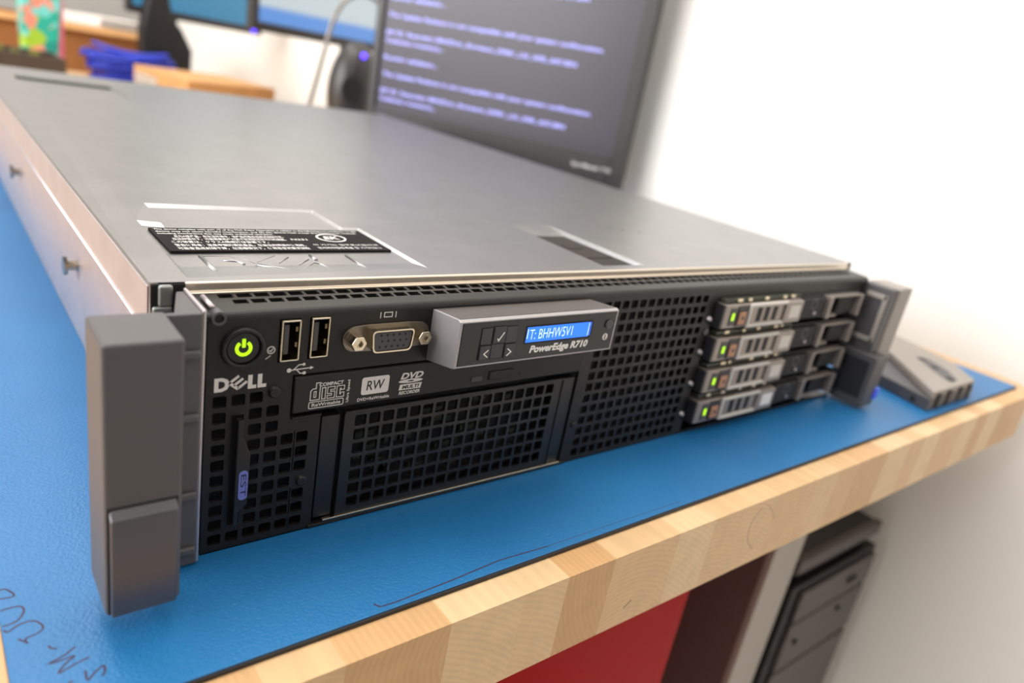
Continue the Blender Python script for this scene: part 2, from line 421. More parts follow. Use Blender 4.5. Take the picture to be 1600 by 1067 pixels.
# ------------------------------------------------------------------ rack server
sv = thing('rack_server', 'two unit rack server with silver lid and black perforated front, lying on the blue mat', 'server', (200, 330, 0))
PAR = Matrix.Translation(-sv.location)
def part(o, label=None, par=None):
    if par is None: o.parent = sv; o.matrix_parent_inverse = PAR
    else: o.parent = par
    if label: o['label'] = label
    return o
def P(name, bm, m, bevel=0, seg=2, smooth=False, label=None): return part(obj(name, bm, m, None, bevel, seg, smooth), label)
def PB(name, m, *a, bevel=0, label=None):
    bm = bmesh.new(); box(bm, *a); return P(name, bm, m, bevel, label=label)
def SUB(par, name, bm, m, bevel=0, seg=2, smooth=False, label=None): return obj(name, bm, m, par, bevel, seg, smooth, label)
def SB(par, name, m, *a, bevel=0, label=None):
    bm = bmesh.new(); box(bm, *a); return obj(name, bm, m, par, bevel, label=label)

# chassis body (behind the black front)
bm = bmesh.new(); box(bm, -3.2, 404.5, 17.5, 660, 0.2, 79.0)
ch = P('chassis', bm, M_STEEL)
for y_, z_ in ((192, 38), (412, 38)):
    bm = bmesh.new(); cyl(bm, (-3.2, y_, z_), 0, 2.4, -4.5); cyl(bm, (-7.6, y_, z_), 0, 4.6, -1.6)
    part(obj('rail_stud', bm, M_NICKEL), None, ch)
for y_ in (34, 165, 262):
    bm = bmesh.new(); box(bm, -3.9, -3.0, y_, y_ + 11, 58, 62); part(obj('side_slot', bm, M_DARK), None, ch)

# lid with pressed recesses
bm = bmesh.new()
outer = [(-11.3, 18), (412, 18), (412, 663), (-11.3, 663)]
pan = [(9.4, 116.3), (81.4, 116.3), (81.4, 85.2), (89.3, 85.2), (89.3, 26.5), (0.6, 26.5), (0.6, 88), (9.4, 88)]
lat = [(184.5, 97.5), (213.0, 97.5), (213.0, 24.6), (184.5, 24.6)]
rear = [(12, 590), (89, 590), (89, 507), (12, 507)]
loops = [outer, pan, lat, rear]
Z = 87.0
flat = [Vector((x, y, Z)) for lp in loops for x, y in lp]
vv = [bm.verts.new(v * S) for v in flat]
for t in tessellate_polygon([[Vector((x, y, 0)) for x, y in lp] for lp in loops]):
    bm.faces.new([vv[i] for i in t])
def skirt(lp, inner, z1, base, floor=True):
    n = len(lp); iv = [bm.verts.new(Vector((x, y, z1 if not isinstance(z1, list) else z1[i])) * S) for i, (x, y) in enumerate(inner)]
    for i in range(n):
        j = (i + 1) % n; bm.faces.new((vv[base + i], vv[base + j], iv[j], iv[i]))
    if floor:
        for t in tessellate_polygon([[Vector((x, y, 0)) for x, y in inner]]): bm.faces.new([iv[i] for i in t])
d = 1.5
pin = [(9.4 + .6, 116.3 - d), (81.4 - d, 116.3 - d), (81.4 - d, 85.2 - d), (89.3 - d, 85.2 - d), (89.3 - d, 26.5 + 9), (0.6 + .6, 26.5 + 9), (0.6 + .6, 88 - d), (9.4 + .6, 88 - d)]
skirt(pan, pin, 86.1, 4)
lin_ = [(184.7, 83), (212.2, 83), (212.2, 25.2), (184.7, 25.2)]
skirt(lat, lin_, 84.9, 12, floor=False)
rin = [(12.3, 588), (86.5, 588), (86.5, 509), (12.3, 509)]
skirt(rear, rin, 85.2, 16)
# outer flanges: left and right down to z 71, front lip, back
def flange(a, b, z0, out):
    A = [Vector((a[0], a[1], Z)), Vector((b[0], b[1], Z)), Vector((b[0] + out[0], b[1] + out[1], z0)), Vector((a[0] + out[0], a[1] + out[1], z0))]
    return A
bx4 = [bm.verts.new(Vector((x, y, z)) * S) for x, y, z in ((-11.3, 18, 71), (412, 18, 71), (412, 663, 71), (-11.3, 663, 71))]
bm.faces.new((vv[3], vv[0], bx4[0], bx4[3])); bm.faces.new((vv[1], vv[2], bx4[2], bx4[1])); bm.faces.new((vv[2], vv[3], bx4[3], bx4[2]))
lid = P('lid', bm, M_LID, bevel=0.9, seg=3)
for x_ in (-11.4, 412):
    bm = bmesh.new(); tube(bm, [(x_, 20, 71), (x_, 662, 71)], 1.1, 8); part(obj('lid_hem', bm, M_STEEL, smooth=True), None, lid)
bm = bmesh.new()
prism(bm, [(17.6, 87.0), (18.2, 87.0), (18.2, 83.4), (16.0, 83.4), (16.0, 84.0), (17.2, 84.3), (17.2, 86.6)], -1.5, 406, 0)
part(obj('front_lip', bm, M_LIP, bevel=0.25), None, lid)
for x0_, x1_ in ((-11.75, -11.25), (411.95, 412.45)):
    bm = bmesh.new(); box(bm, x0_, x1_, 18.4, 662.6, 71.5, 85.8); part(obj('flange_bright_skin', bm, M_STEEL), None, lid)  # lighter skin over the flanges, their reflected brightness put into its colour
# raised wordmark outline pressed into the lid
bm = bmesh.new()
def ridge(pts, r=0.42, z=86.1):
    tube(bm, [(x, y, z + 0.02) for x, y in pts], r, 8)
ridge([(11.2, 47), (11.1, 29.2)], .7); ridge([(11.1, 29.2), (19.5, 28.4), (22.3, 29.4), (24.8, 32.4), (26.2, 35.2)], .42)
ridge([(12.2, 47), (20, 47), (25, 43), (26.6, 38)], .12)
ridge([(17.2, 41.6), (20.5, 40.9), (22.4, 38.8), (22.6, 36.9)], .5)
ridge([(26.6, 36), (38.3, 27.9)], .7); ridge([(38.3, 27.9), (48, 38.2), (50.2, 35.2), (50.2, 28.6), (64.2, 28.3)], .42)
ridge([(35, 38), (41, 44.6)], .3); ridge([(41, 35.2), (47.4, 41.6)], .3); ridge([(27.6, 39), (37, 47)], .12)
ridge([(50.2, 46.8), (50.2, 41)], .65); ridge([(64.5, 46.2), (64.5, 28.4)], .65); ridge([(64.5, 28.4), (77.5, 28.6)], .42)
part(obj('embossed_logo', bm, M_LID, smooth=True), None, lid)
# latch inside its pocket
bm = bmesh.new(); box(bm, 184.6, 212.3, 25.1, 83.2, 83.4, 84.95); box(bm, 188.5, 209.0, 42, 80, 84.95, 85.3)
box(bm, 193, 203, 58, 64, 85.3, 85.6)
lt = part(obj('lid_latch', bm, mat('latch_metal', (52, 47, 45), 0.65, 0.1, spec=0.2), bevel=0.3), 'grey metal latch plate inside the lid pocket', None)
bm = bmesh.new(); cyl(bm, (203.5, 31.5, 84.95), 2, 5.2, 0.12)
part(obj('finger_hole', bm, M_DARK), None, lt)
# rear pocket slot, its shade put in as a dark block
bm = bmesh.new(); box(bm, 13, 86, 578, 588.5, 85.25, 86.8)
part(obj('slot_shade', bm, M_DARK), None, lid)
bm = bmesh.new()
for x_, y_ in ((262, 96), (268, 92), (277, 86)): cyl(bm, (x_, y_, 87.0), 2, 0.9, 0.15, 10)
part(obj('lid_dimple', bm, M_DARK2), None, lid)
# regulatory sticker
ST = top(86.95)
bm = bmesh.new(); box(bm, 2.8, 86.6, 50.6, 80.6, 86.05, 86.95)
st = P('regulatory_sticker', bm, M_STICK, label='black sticker printed with small white regulatory text')
st.parent = lid; st.matrix_parent_inverse = Matrix.Identity(4)
bm = bmesh.new()
text_bm(bm, 'This device complies with part 15 of the FCC Rules. Operation is subject to the following two conditions: (1) this', ST, 4.0, 77.2, 80.5, 2.2, bold=0.012)
text_bm(bm, 'device may not cause harmful interference, and (2) this device must accept any interference received,', ST, 4.0, 74.2, 79.0, 2.2, bold=0.012)
text_bm(bm, 'including interference that may cause undesired operation.', ST, 4.0, 71.3, 42.0, 2.2, bold=0.012)
text_bm(bm, '此为A级产品，在生活环境中，该产品可能会造成无线电干扰。', ST, 8.6, 67.4, 40, 3.0, bold=0.008)
text_bm(bm, '在这种情况下，可能需要用户对其干扰采取切实可行的措施。', ST, 7.2, 63.8, 41, 3.0, bold=0.008)
text_bm(bm, 'この装置は、クラスA情報技術装置です。', ST, 6.0, 60.2, 34, 2.8, bold=0.008)
text_bm(bm, '警告使用者：這是甲類的資訊產品，在居住的環境中使用時，', ST, 6.0, 56.0, 47, 3.0, bold=0.008)
text_bm(bm, '可能會造成射頻干擾，在這種情況下，使用者會被要求採取', ST, 6.0, 52.0, 47, 3.0, bold=0.008)
text_bm(bm, '이 기기는 업무용(A급)으로', ST, 56.5, 56.8, 28, 2.4, bold=0.008)
text_bm(bm, '전자파적합등록을 한 기기이오니', ST, 56.5, 52.6, 27, 2.6, bold=0.008)
text_bm(bm, 'N231', ST, 50.5, 64.5, 6.5, 2.2, bold=0.01)
ribbon(bm, [(68.5 + 5.8 * math.cos(a * PI / 18), 68.4 + 5.4 * math.sin(a * PI / 18)) for a in range(36)], 0.8, ST, 0.05, closed=True)
text_bm(bm, 'EK', ST, 65.0, 66.2, 7.0, 4.4, bold=0.03, shear=0.2)
obj('sticker_print', bm, M_WHITE, st)

# ---- black front: top strip with two rows of slots, bend, perforated face
W = 403.0
US = [0, 4, 9.0]
bm = bmesh.new()
def ftop(u, v, w):  # v: distance back from the bend, surface rises gently
    return (u, v, 83.0 + (v - 2.0) * 0.05 + w)
# rows of skewed holes
rowA, rowB = (6.4, 11.2), (11.2, 16.0)
for (v0, v1), off in ((rowA, 9.3), (rowB, 6.3)):
    k = 0; u = off
    while u + 5.55 < W - 6:
        hole_cell(bm, u, u + 5.55, v0, v1, 2.25, 1.6, 0.4, ftop, 1.2, skew=0.0); u += 5.55
    def Q(a, b, c, d_): bm.faces.new([bm.verts.new(Vector(ftop(*p, 0)) * S) for p in ((a, c), (b, c), (b, d_), (a, d_))])
    Q(0, off, v0, v1); Q(u, W, v0, v1)
def Q(a, b, c, d_): bm.faces.new([bm.verts.new(Vector(ftop(*p, 0)) * S) for p in ((a, c), (b, c), (b, d_), (a, d_))])
Q(0, W, 2.0, rowA[0]); Q(0, W, rowA[1], rowB[0]); Q(0, W, rowB[1], 17.4)
# rounded bend between top and face
prev = None
bend = [(0.0, 80.6), (0.1, 81.3), (0.4, 82.0), (0.9, 82.55), (1.5, 82.9), (2.0, 83.0)]
for (ya, za), (yb, zb) in zip(bend, bend[1:]):
    bm.faces.new([bm.verts.new(Vector(p) * S) for p in ((0, ya, za), (W, ya, za), (W, yb, zb), (0, yb, zb))])
FR = front(0.0)
vent_cells = []
colx = [4.2, 9.8, 15.3, 20.8, 26.2, 31.4]
rowz = [54.6, 49.1, 43.5, 37.9, 32.4, 26.9, 21.3, 15.8, 10.3, 4.7]
def vent_has(i, j):
    if i == 1: return j in (0, 9)
    if i in (0, 2): return True
    if i == 3: return j >= 1
    if i == 4: return j >= 3
    return j >= 3 and j != 6
opens = []   # openings cut from the plain plate (u0,u1,v0,v1)
PU, PV = 5.52, 5.54
for i, cx_ in enumerate(colx):
    for j, cz_ in enumerate(rowz):
        if vent_has(i, j):
            a = (cx_ - PU / 2, cx_ + PU / 2, cz_ - PV / 2, cz_ + PV / 2); vent_cells.append(a)
opens.append((8.1, 11.7, 9.2, 49.4))
for a in vent_cells:
    hole_cell(bm, *a, 2.05, 1.95, 0.65, FR, 1.3)
mx0, mp = 166.0, 5.8
mcells = [(mx0 + mp * i - mp / 2, mx0 + mp * i + mp / 2, 76.6 - 5.54 * j - 2.77, 76.6 - 5.54 * j + 2.77) for i in range(13) for j in range(14)]
for a in mcells: hole_cell(bm, *a, 2.1, 1.9, 0.6, FR, 1.3)
opens += [(21.2, 28.1, 65.8, 80.2), (30.9, 37.8, 66.0, 80.3), (26.6, 157.2, 45.9, 60.9), (37.4, 157.4, 1.6, 45.9), (245, W, 1.5, 75.2)]
allc = vent_cells + mcells + opens
us = sorted({round(v, 3) for a in allc for v in a[:2]} | {0, W}); vs = sorted({round(v, 3) for a in allc for v in a[2:]} | {0, 80.6})
us = [u for i, u in enumerate(us) if i == 0 or u - us[i - 1] > 0.02]; vs = [v for i, v in enumerate(vs) if i == 0 or v - vs[i - 1] > 0.02]
plate(bm, us, vs, lambda u, v: not any(a[0] < u < a[1] and a[2] < v < a[3] for a in allc), FR, 1.3)
# side and bottom walls of the black shell
box(bm, -0.05, 0.6, 0.05, 17.4, 0, 80.6); box(bm, 0.0, W, 0.0, 17.4, -0.0, 0.4)
fp = P('front_panel', bm, M_BLACK, label='black perforated steel front')
# black backing put in for the interior shade, and components, behind the holes
bm = bmesh.new(); box(bm, 1, 243, 9, 17, 0.6, 82.2); box(bm, 243, 402.5, 14, 17, 0.6, 82.2)
box(bm, 243.6, 244.6, 1.4, 14, 0.6, 80)
part(obj('dark_backing', bm, M_DARK))
bm = bmesh.new()
for i in range(26):
    x_ = random.uniform(52, 140); z_ = random.uniform(6, 38); box(bm, x_, x_ + random.uniform(3, 9), 7.5, 9, z_, z_ + random.uniform(1.5, 5))
part(obj('inner_component', bm, M_PCB))

# corner screw boss and stand-off pin at the top left
bm = bmesh.new(); cyl(bm, (2.9, -0.9, 81.9), 1, 2.1, 4.0, 24, hole=1.35)
P('corner_pin', bm, M_EARD, smooth=False)
bm = bmesh.new(); cyl(bm, (2.9, -0.3, 81.9), 1, 1.35, 1.0, 16); P('pin_socket', bm, M_DARK)
bm = bmesh.new(); tube(bm, [(1.9, 12.0, 84.3), (2.1, 3.2, 84.0)], 0.8, 12); P('hinge_pin', bm, M_STEEL, smooth=True)

# power button
bm = bmesh.new(); cyl(bm, (10.3, -1.4, 72.0), 1, 6.3, 2.2, 48, r2=6.9, hole=5.2)
pb = P('power_button', bm, M_BLACKS, bevel=0.35)
bm = bmesh.new(); cyl(bm, (10.3, -0.7, 72.0), 1, 4.9, 1.2, 40); SUB(pb, 'button_cap', bm, M_LCDFACE, bevel=0.3)
bm = bmesh.new(); F7 = front(-0.7)
ribbon(bm, [(10.3 + 2.05 * math.cos(math.radians(a)), 72 + 2.05 * math.sin(math.radians(a))) for a in range(125, 416, 10)], 1.0, F7, 0.12)
ribbon(bm, [(10.3, 72.3), (10.3, 75.0)], 1.0, F7, 0.14)
SUB(pb, 'power_symbol', bm, M_GREEN, label='glowing green power symbol')
# little pin hole and its icon
bm = bmesh.new(); cyl(bm, (18.1, -0.05, 66.1), 1, 1.0, 0.3, 16); P('reset_hole', bm, M_DARK)
bm = bmesh.new(); ribbon(bm, [(19 + 1.15 * math.cos(a * PI / 12), 70.3 + 1.15 * math.sin(a * PI / 12)) for a in range(24)], 0.3, FR, 0.04, closed=True)
ribbon(bm, [(18.3, 70.3), (18.9, 69.8), (19.6, 70.9)], 0.3, FR, 0.05); ribbon(bm, [(17.4, 67.4), (18.9, 68.5)], 0.22, FR, 0.04)
P('status_icon', bm, M_PRINT)
# USB ports
def usb(x0, z0):
    x1, z1 = x0 + 6.2, z0 + 13.7
    bm = bmesh.new(); F = front(-0.3)
    t = 0.55
    for a in ((x0, x0 + t, z0, z1), (x1 - t, x1, z0, z1), (x0, x1, z0, z0 + t), (x0, x1, z1 - t, z1)):
        box(bm, a[0], a[1], -0.9, 9, a[2], a[3])
    u = P('usb_port', bm, M_NICKEL, bevel=0.18)
    SB(u, 'port_cavity', M_DARK, x0 + t, x1 - t, 8, 9, z0 + t, z1 - t)
    SB(u, 'contact_tongue', M_CONN, x0 + 1.5, x0 + 3.0, 0.6, 8, z0 + 2.0, z1 - 2.0)
    bm = bmesh.new()
    for zz in (z0 + 4, z0 + 9.2): box(bm, x1 - t - 0.35, x1 - t, 1, 5, zz, zz + 1.6)
    SUB(u, 'contact_spring', bm, M_NICKEL)
usb(21.55, 66.2); usb(31.2, 66.5)
bm = bmesh.new()
ribbon(bm, [(25.0, 62.7), (32.4, 62.9)], 0.35, FR, 0.04); cyl(bm, (25.2, -0.05, 62.7), 1, 0.75, 0.06, 16)
ribbon(bm, [(26.6, 62.75), (28.3, 64.3), (29.8, 64.35)], 0.32, FR, 0.04); cyl(bm, (30.0, -0.05, 64.35), 1, 0.5, 0.06, 12)
ribbon(bm, [(27.6, 62.75), (28.9, 61.3), (30.2, 61.3)], 0.32, FR, 0.04); box(bm, 29.8, 30.8, -0.05, 0, 60.8, 61.8)
prism(bm, [(32.2, 62.3), (33.4, 62.9), (32.2, 63.5)], -0.05, 0, 1)
P('usb_icon', bm, M_PRINT)
# VGA port
bm = bmesh.new()
pl = []
for a in range(-90, 91, 15): pl.append((70.9 + 4.6 * math.cos(math.radians(a)), 71.7 + 4.6 * math.sin(math.radians(a))))
pl += [(66.5, 76.6), (51.6, 76.6)]
for a in range(90, 271, 15): pl.append((47.0 + 4.6 * math.cos(math.radians(a)), 71.7 + 4.6 * math.sin(math.radians(a))))
pl += [(53.2, 66.8), (65.3, 66.8)]
prism(bm, pl, -0.5, 0.0, 1)
vg = P('vga_port', bm, mat('connector_flange', (128, 120, 108), 0.35, 0.95), bevel=0.25)
def dshape(w_top, w_bot, h, cx, cz, r=1.2, n=5):
    c = [(cx + w_top / 2, cz + h / 2), (cx - w_top / 2, cz + h / 2), (cx - w_bot / 2, cz - h / 2), (cx + w_bot / 2, cz - h / 2)]
    out = []
    for i in range(4):
        p0 = Vector(c[i - 1]); p = Vector(c[i]); p1 = Vector(c[(i + 1) % 4])
        a = p + (p0 - p).normalized() * r; b = p + (p1 - p).normalized() * r
        for k in range(n):
            t = k / (n - 1); out.append(tuple((1 - t) ** 2 * a + 2 * t * (1 - t) * p + t * t * b))
    return out
bm = bmesh.new()
A = dshape(16.2, 14.6, 8.0, 58.9, 71.7, 1.8); Bp = dshape(15.2, 13.6, 7.0, 58.9, 71.7, 1.5)
for ya, yb in ((-4.6, -0.5),):
    o1 = [bm.verts.new(Vector((x, ya, z)) * S) for x, z in A]; o2 = [bm.verts.new(Vector((x, yb, z)) * S) for x, z in A]
    i1 = [bm.verts.new(Vector((x, ya, z)) * S) for x, z in Bp]; i2 = [bm.verts.new(Vector((x, yb, z)) * S) for x, z in Bp]
    n = len(A)
    for i in range(n):
        j = (i + 1) % n
        bm.faces.new((o1[i], o1[j], o2[j], o2[i])); bm.faces.new((i1[j], i1[i], i2[i], i2[j])); bm.faces.new((o1[j], o1[i], i1[i], i1[j]))
SUB(vg, 'port_shell', bm, M_NICKEL, bevel=0)
bm = bmesh.new(); prism(bm, dshape(15.0, 13.4, 6.8, 58.9, 71.7, 1.5), -4.1, -0.5, 1); SUB(vg, 'port_insert', bm, M_CONN)
bm = bmesh.new()
for rw, (zz, ox) in enumerate(((73.8, 0.4), (71.7, 0.9), (69.6, 0.2))):
    for k_ in range(5): cyl(bm, (54.0 + ox + k_ * 2.3, -4.16, zz), 1, 0.42, 0.1, 10)
SUB(vg, 'pin_holes', bm, M_DARK)
for cx_ in (46.2, 71.3):
    bm = bmesh.new(); cyl(bm, (cx_, -5.0, 71.7), 1, 2.7, 4.5, 6, hole=1.3); cyl(bm, (cx_, -3.9, 71.7), 1, 1.3, 1, 12)
    SUB(vg, 'hex_screw', bm, M_NICKEL, bevel=0.15)
bm = bmesh.new()
ribbon(bm, [(57.0, 78.7), (60.0, 78.7), (60.0, 80.3), (57.0, 80.3)], 0.32, FR, 0.04, closed=True)
ribbon(bm, [(55.6, 78.3), (55.6, 80.5)], 0.32, FR, 0.04); ribbon(bm, [(61.4, 78.3), (61.4, 80.5)], 0.32, FR, 0.04)
P('display_icon', bm, M_PRINT)
# front wordmark
bm = bmesh.new(); lx, lz = 2.4, 58.05
def poly(pts, hole=None, t=0.06):
    if hole is None: prism(bm, [(lx + a, lz + b) for a, b in pts], -t, 0, 1); return
    n = len(pts)
    A = [bm.verts.new(Vector((lx + a, -t, lz + b)) * S) for a, b in pts]; Bh = [bm.verts.new(Vector((lx + a, -t, lz + b)) * S) for a, b in hole]
    for i in range(n):
        j = (i + 1) % n; bm.faces.new((A[i], A[j], Bh[j], Bh[i]))
poly([(0, 0), (2.3, 0), (3.9, .7), (4.6, 2.3), (3.9, 3.9), (2.3, 4.6), (0, 4.6)], [(1.25, 1.1), (2.0, 1.1), (2.9, 1.5), (3.2, 2.3), (2.9, 3.1), (2.0, 3.5), (1.25, 3.5)])
for st_, wd in (([(4.3, 2.75), (7.1, 0.35)], 0.95), ([(4.5, 2.6), (7.2, 4.7)], 0.8), ([(5.8, 1.6), (8.5, 3.7)], 0.8), ([(7.0, .5), (9.7, 2.6)], 0.8)):
    ribbon(bm, [(lx + a, lz + b) for a, b in st_], wd, FR, 0.06)
poly([(10.0, 0), (12.6, 0), (12.6, 1.15), (11.35, 1.15), (11.35, 4.6), (10.0, 4.6)])
poly([(13.0, 0), (15.7, 0), (15.7, 1.15), (14.35, 1.15), (14.35, 4.6), (13.0, 4.6)])
P('logo_print', bm, M_PRINT, label='silver maker wordmark printed on the black front')
# black screws on the panel
def screw(x, z, r=2.2, y=0.0, m=None, name='panel_screw'):
    bm = bmesh.new(); cyl(bm, (x, y, z), 1, r, -1.1, 24, r2=r * 0.72)
    s_ = P(name, bm, m or M_BLACKS, bevel=0.2)
    bm = bmesh.new(); box(bm, x - r * .45, x + r * .45, y - 1.16, y - 1.1, z - .16, z + .16); box(bm, x - .16, x + .16, y - 1.16, y - 1.1, z - r * .45, z + r * .45)
    SUB(s_, 'cross_slot', bm, M_DARK)
    return s_
screw(21.0, 55.9, 2.3); screw(32.4, 20.9, 2.1); screw(161.0, 20.0, 1.6)
# bright tabs glimpsed behind the left vent
bm = bmesh.new()
bm.free()
for a in ((13.1, 13.7, 53.0, 56.6), (13.1, 13.7, 47.4, 51.0), (7.6, 8.2, 3.2, 6.2)): PB('inner_tab', M_CARR, a[0], a[1], 1.5, 3, a[2], a[3])
# pull-out service tag
bm = bmesh.new()
prism(bm, [(9.0, 11.0), (10.3, 11.0), (10.5, 16.0), (13.0, 18.0), (13.4, 36.5), (10.9, 42.8), (10.9, 48.8), (9.1, 48.8), (9.1, 42.0), (9.0, 36)], -3.2, -0.6, 1)
tg = P('service_tag', bm, M_BLACKS, bevel=0.3)
bm = bmesh.new(); prism(bm, [(11.5 + x, 25.6 + z) for x, z in rr(1.45, 5.4, 1.4, 6)], -3.3, -3.2, 1); es = SUB(tg, 'tag_sticker', bm, M_EST, label='small blue oval sticker')
bm = bmesh.new(); text_bm(bm, 'EST', front(-3.3), 12.4 - 1.75, 29.6, 8.0, 1.8, rot=-PI / 2, bold=0.0, thick=0.05); obj('sticker_letters', bm, M_NAVY, tg)
SB(tg, 'tag_clip', M_CARR, 9.2, 10.2, -0.55, -0.3, 12.0, 15.5)
# optical drive
bm = bmesh.new(); box(bm, 27.2, 156.6, -0.7, 7, 47.2, 60.2)
od = P('optical_drive', bm, M_BEZ, bevel=0.4)
FD = front(-0.7)
bm = bmesh.new()
text_bm(bm, 'COMPACT', FD, 35.6, 55.95, 8.6, 1.35, bold=0.03)
text_bm(bm, 'ReWritable', FD, 33.5, 48.85, 10.2, 1.25, bold=0.02)
ribbon(bm, [(38.6 + x, 49.45 + z) for x, z in rr(6.1, 1.15, .45)], 0.28, FD, 0.05, closed=True)
text_bm(bm, 'Ultra Speed', FD, 46.9, 48.8, 8.4, 1.25, rot=PI / 2, bold=0.02)
text_bm(bm, 'DVD+ReWritable', FD, 50.0, 48.35, 12.4, 1.2, bold=0.02)
# outlined lower case word
def outl(pts, wd=0.3): ribbon(bm, pts, wd, FD, 0.05, closed=True)
outl([(32.8, 51.3), (36.0, 51.3), (36.0, 57.4), (34.6, 57.4), (34.6, 55.4), (33.5, 55.4), (32.8, 54.7)]); outl([(34.0, 52.3), (34.7, 52.3), (34.7, 54.4), (34.0, 54.4)], 0.25)
outl([(36.8, 51.3), (38.0, 51.3), (38.0, 55.4), (36.8, 55.4)])
outl([(38.7, 51.3), (41.3, 51.3), (41.3, 53.7), (39.8, 53.7), (39.8, 54.4), (41.3, 54.4), (41.3, 55.4), (38.7, 55.4), (38.7, 53.0), (40.2, 53.0), (40.2, 52.3), (38.7, 52.3)], .26)
outl([(42.0, 51.3), (44.7, 51.3), (44.7, 52.9), (43.5, 52.9), (43.5, 52.3), (43.2, 52.3), (43.2, 54.4), (43.5, 54.4), (43.5, 53.9), (44.7, 53.9), (44.7, 55.4), (42.0, 55.4)], .26)
prism(bm, [(56.4 + x, 53.9 + z) for x, z in rr(5.3, 3.3, 0.9)], -0.75, -0.7, 1)
text_bm(bm, 'DVD', FD, 66.2, 54.6, 9.4, 2.5, bold=0.04, shear=0.25)
prism(bm, [(70.6 + 5.0 * math.cos(a * PI / 12), 53.75 + 0.75 * math.sin(a * PI / 12)) for a in range(24)], -0.75, -0.7, 1)
prism(bm, [(66.0, 50.4), (75.0, 50.4), (75.4, 52.6), (66.4, 52.6)], -0.75, -0.7, 1)
text_bm(bm, 'RECORDER', FD, 66.2, 48.6, 8.8, 1.35, bold=0.03, shear=0.2)
SUB(od, 'drive_print', bm, M_PRINT, label='silver disc format logos')
bm = bmesh.new(); FD2 = front(-0.75)
text_bm(bm, 'RW', FD2, 53.0, 52.2, 6.9, 3.6, bold=0.01, shear=0.1)
prism(bm, [(70.6 + 1.3 * math.cos(a * PI / 8), 53.75 + 0.25 * math.sin(a * PI / 8)) for a in range(16)], -0.8, -0.75, 1)
text_bm(bm, 'MULTI', FD2, 67.2, 50.8, 7.2, 1.35, bold=0.04, shear=0.2)
SUB(od, 'knockout_print', bm, M_BEZ)
SB(od, 'eject_button', M_BEZ, 106.2, 118.2, -1.2, -0.6, 49.5, 53.2, bevel=0.3)
SB(od, 'button_gap', M_DARK, 105.8, 106.3, -0.8, -0.6, 49.4, 53.4)
SB(od, 'activity_light', M_CONN, 97.8, 103.0, -1.0, -0.6, 49.6, 51.8, bevel=0.25)
bm = bmesh.new(); cyl(bm, (122.2, -0.75, 50.1), 1, 0.8, 0.1, 14); SUB(od, 'eject_hole', bm, M_DARK)
# ledge under the drive's left end
PB('panel_ledge', M_BLACK, 27.0, 37.4, -0.9, 1.0, 45.0, 45.9, bevel=0.3)
# media bay with perforated door
PB('bay_rail', M_BLACKS, 38.4, 45.2, 0.8, 5, 3.0, 43.6, bevel=0.3); PB('bay_rail', M_BLACKS, 150.0, 156.6, 0.8, 5, 1.8, 43.8, bevel=0.3)
bm = bmesh.new()
DF = front(-0.3)
dcells = [(52.5 + 5.55 * i - 2.775, 52.5 + 5.55 * i + 2.775, 40.7 - 5.54 * j - 2.77, 40.7 - 5.54 * j + 2.77) for i in range(17) for j in range(7)]
for a in dcells: hole_cell(bm, *a, 2.2, 2.15, 0.65, DF, 1.4)
us = sorted({46.3, 148.6, dcells[0][0], dcells[-1][1]}); vs = sorted({2.6, 44.6, dcells[6][2], dcells[0][3]})
plate(bm, us, vs, lambda u, v: not (us[1] < u < us[2] and vs[1] < v < vs[2]), DF, 2.2)
md = P('media_bay_door', bm, M_BLACKS, label='black perforated bay door')
bm = bmesh.new(); box(bm, 46.2, 148.7, -0.9, -0.3, 44.2, 45.0); box(bm, 148.2, 148.9, -0.8, 1, 2.6, 44.8); SUB(md, 'door_rim', bm, M_BLACKS, bevel=0.2)
bm = bmesh.new()
prism(bm, [(41.5, 2.0), (156.5, 1.5), (156.5, 2.1), (41.5, 2.8)], -0.9, 0.6, 1)
P('bay_trim_strip', bm, M_NICKEL, bevel=0.15, label='bright metal strip below the bay door')

PB('bottom_lip', M_BLACK, 36.0, 160.0, -0.7, 1.0, 0.05, 1.5, bevel=0.3)

# LCD module
bm = bmesh.new()
prism(bm, [(0.2, 80.4), (-15.6, 82.2), (-17.0, 81.6), (-17.0, 64.7), (-15.8, 64.2), (0.2, 60.9)], 76.3, 153.9, 0)
lm = P('lcd_module', bm, M_SILVER, bevel=0.9, seg=3, label='silver and black display module with buttons')
bm = bmesh.new(); prism(bm, [(0.1, 80.5), (-15.4, 82.3), (-15.4, 82.0), (0.1, 80.0)], 77.2, 153.0, 0); SUB(lm, 'module_top', bm, M_SILVERTOP)
bm = bmesh.new(); box(bm, 77.4, 152.9, -17.25, -16.9, 65.4, 81.3); SUB(lm, 'module_face', bm, M_LCDFACE, bevel=0.2)
FL = front(-17.25)
SB(lm, 'key_well', M_DARK, 85.4, 101.8, -17.3, -17.2, 66.9, 79.3)
def key(name, x0, x1, z0, z1, dp=0.7): return SB(lm, name, M_KEY, x0, x1, -17.25 - dp, -17.2, z0, z1, bevel=0.3)
k1 = key('left_key', 85.7, 90.4, 67.1, 72.5, .7); key('key_blank', 85.7, 90.4, 72.8, 79.0, .3); k2 = key('select_key', 90.8, 96.3, 73.0, 79.3, .7)
key('key_blank', 96.6, 101.6, 72.6, 79.0, .3); k3 = key('right_key', 96.8, 101.6, 67.0, 72.3, .7); key('key_blank', 90.8, 96.4, 67.1, 72.7, .3)
bm = bmesh.new(); FK = front(-17.96)
ribbon(bm, [(89.4, 70.9), (87.6, 69.5), (89.4, 68.1)], 0.42, FK, 0.05); ribbon(bm, [(98.0, 70.7), (99.8, 69.3), (98.0, 67.9)], 0.42, FK, 0.05)
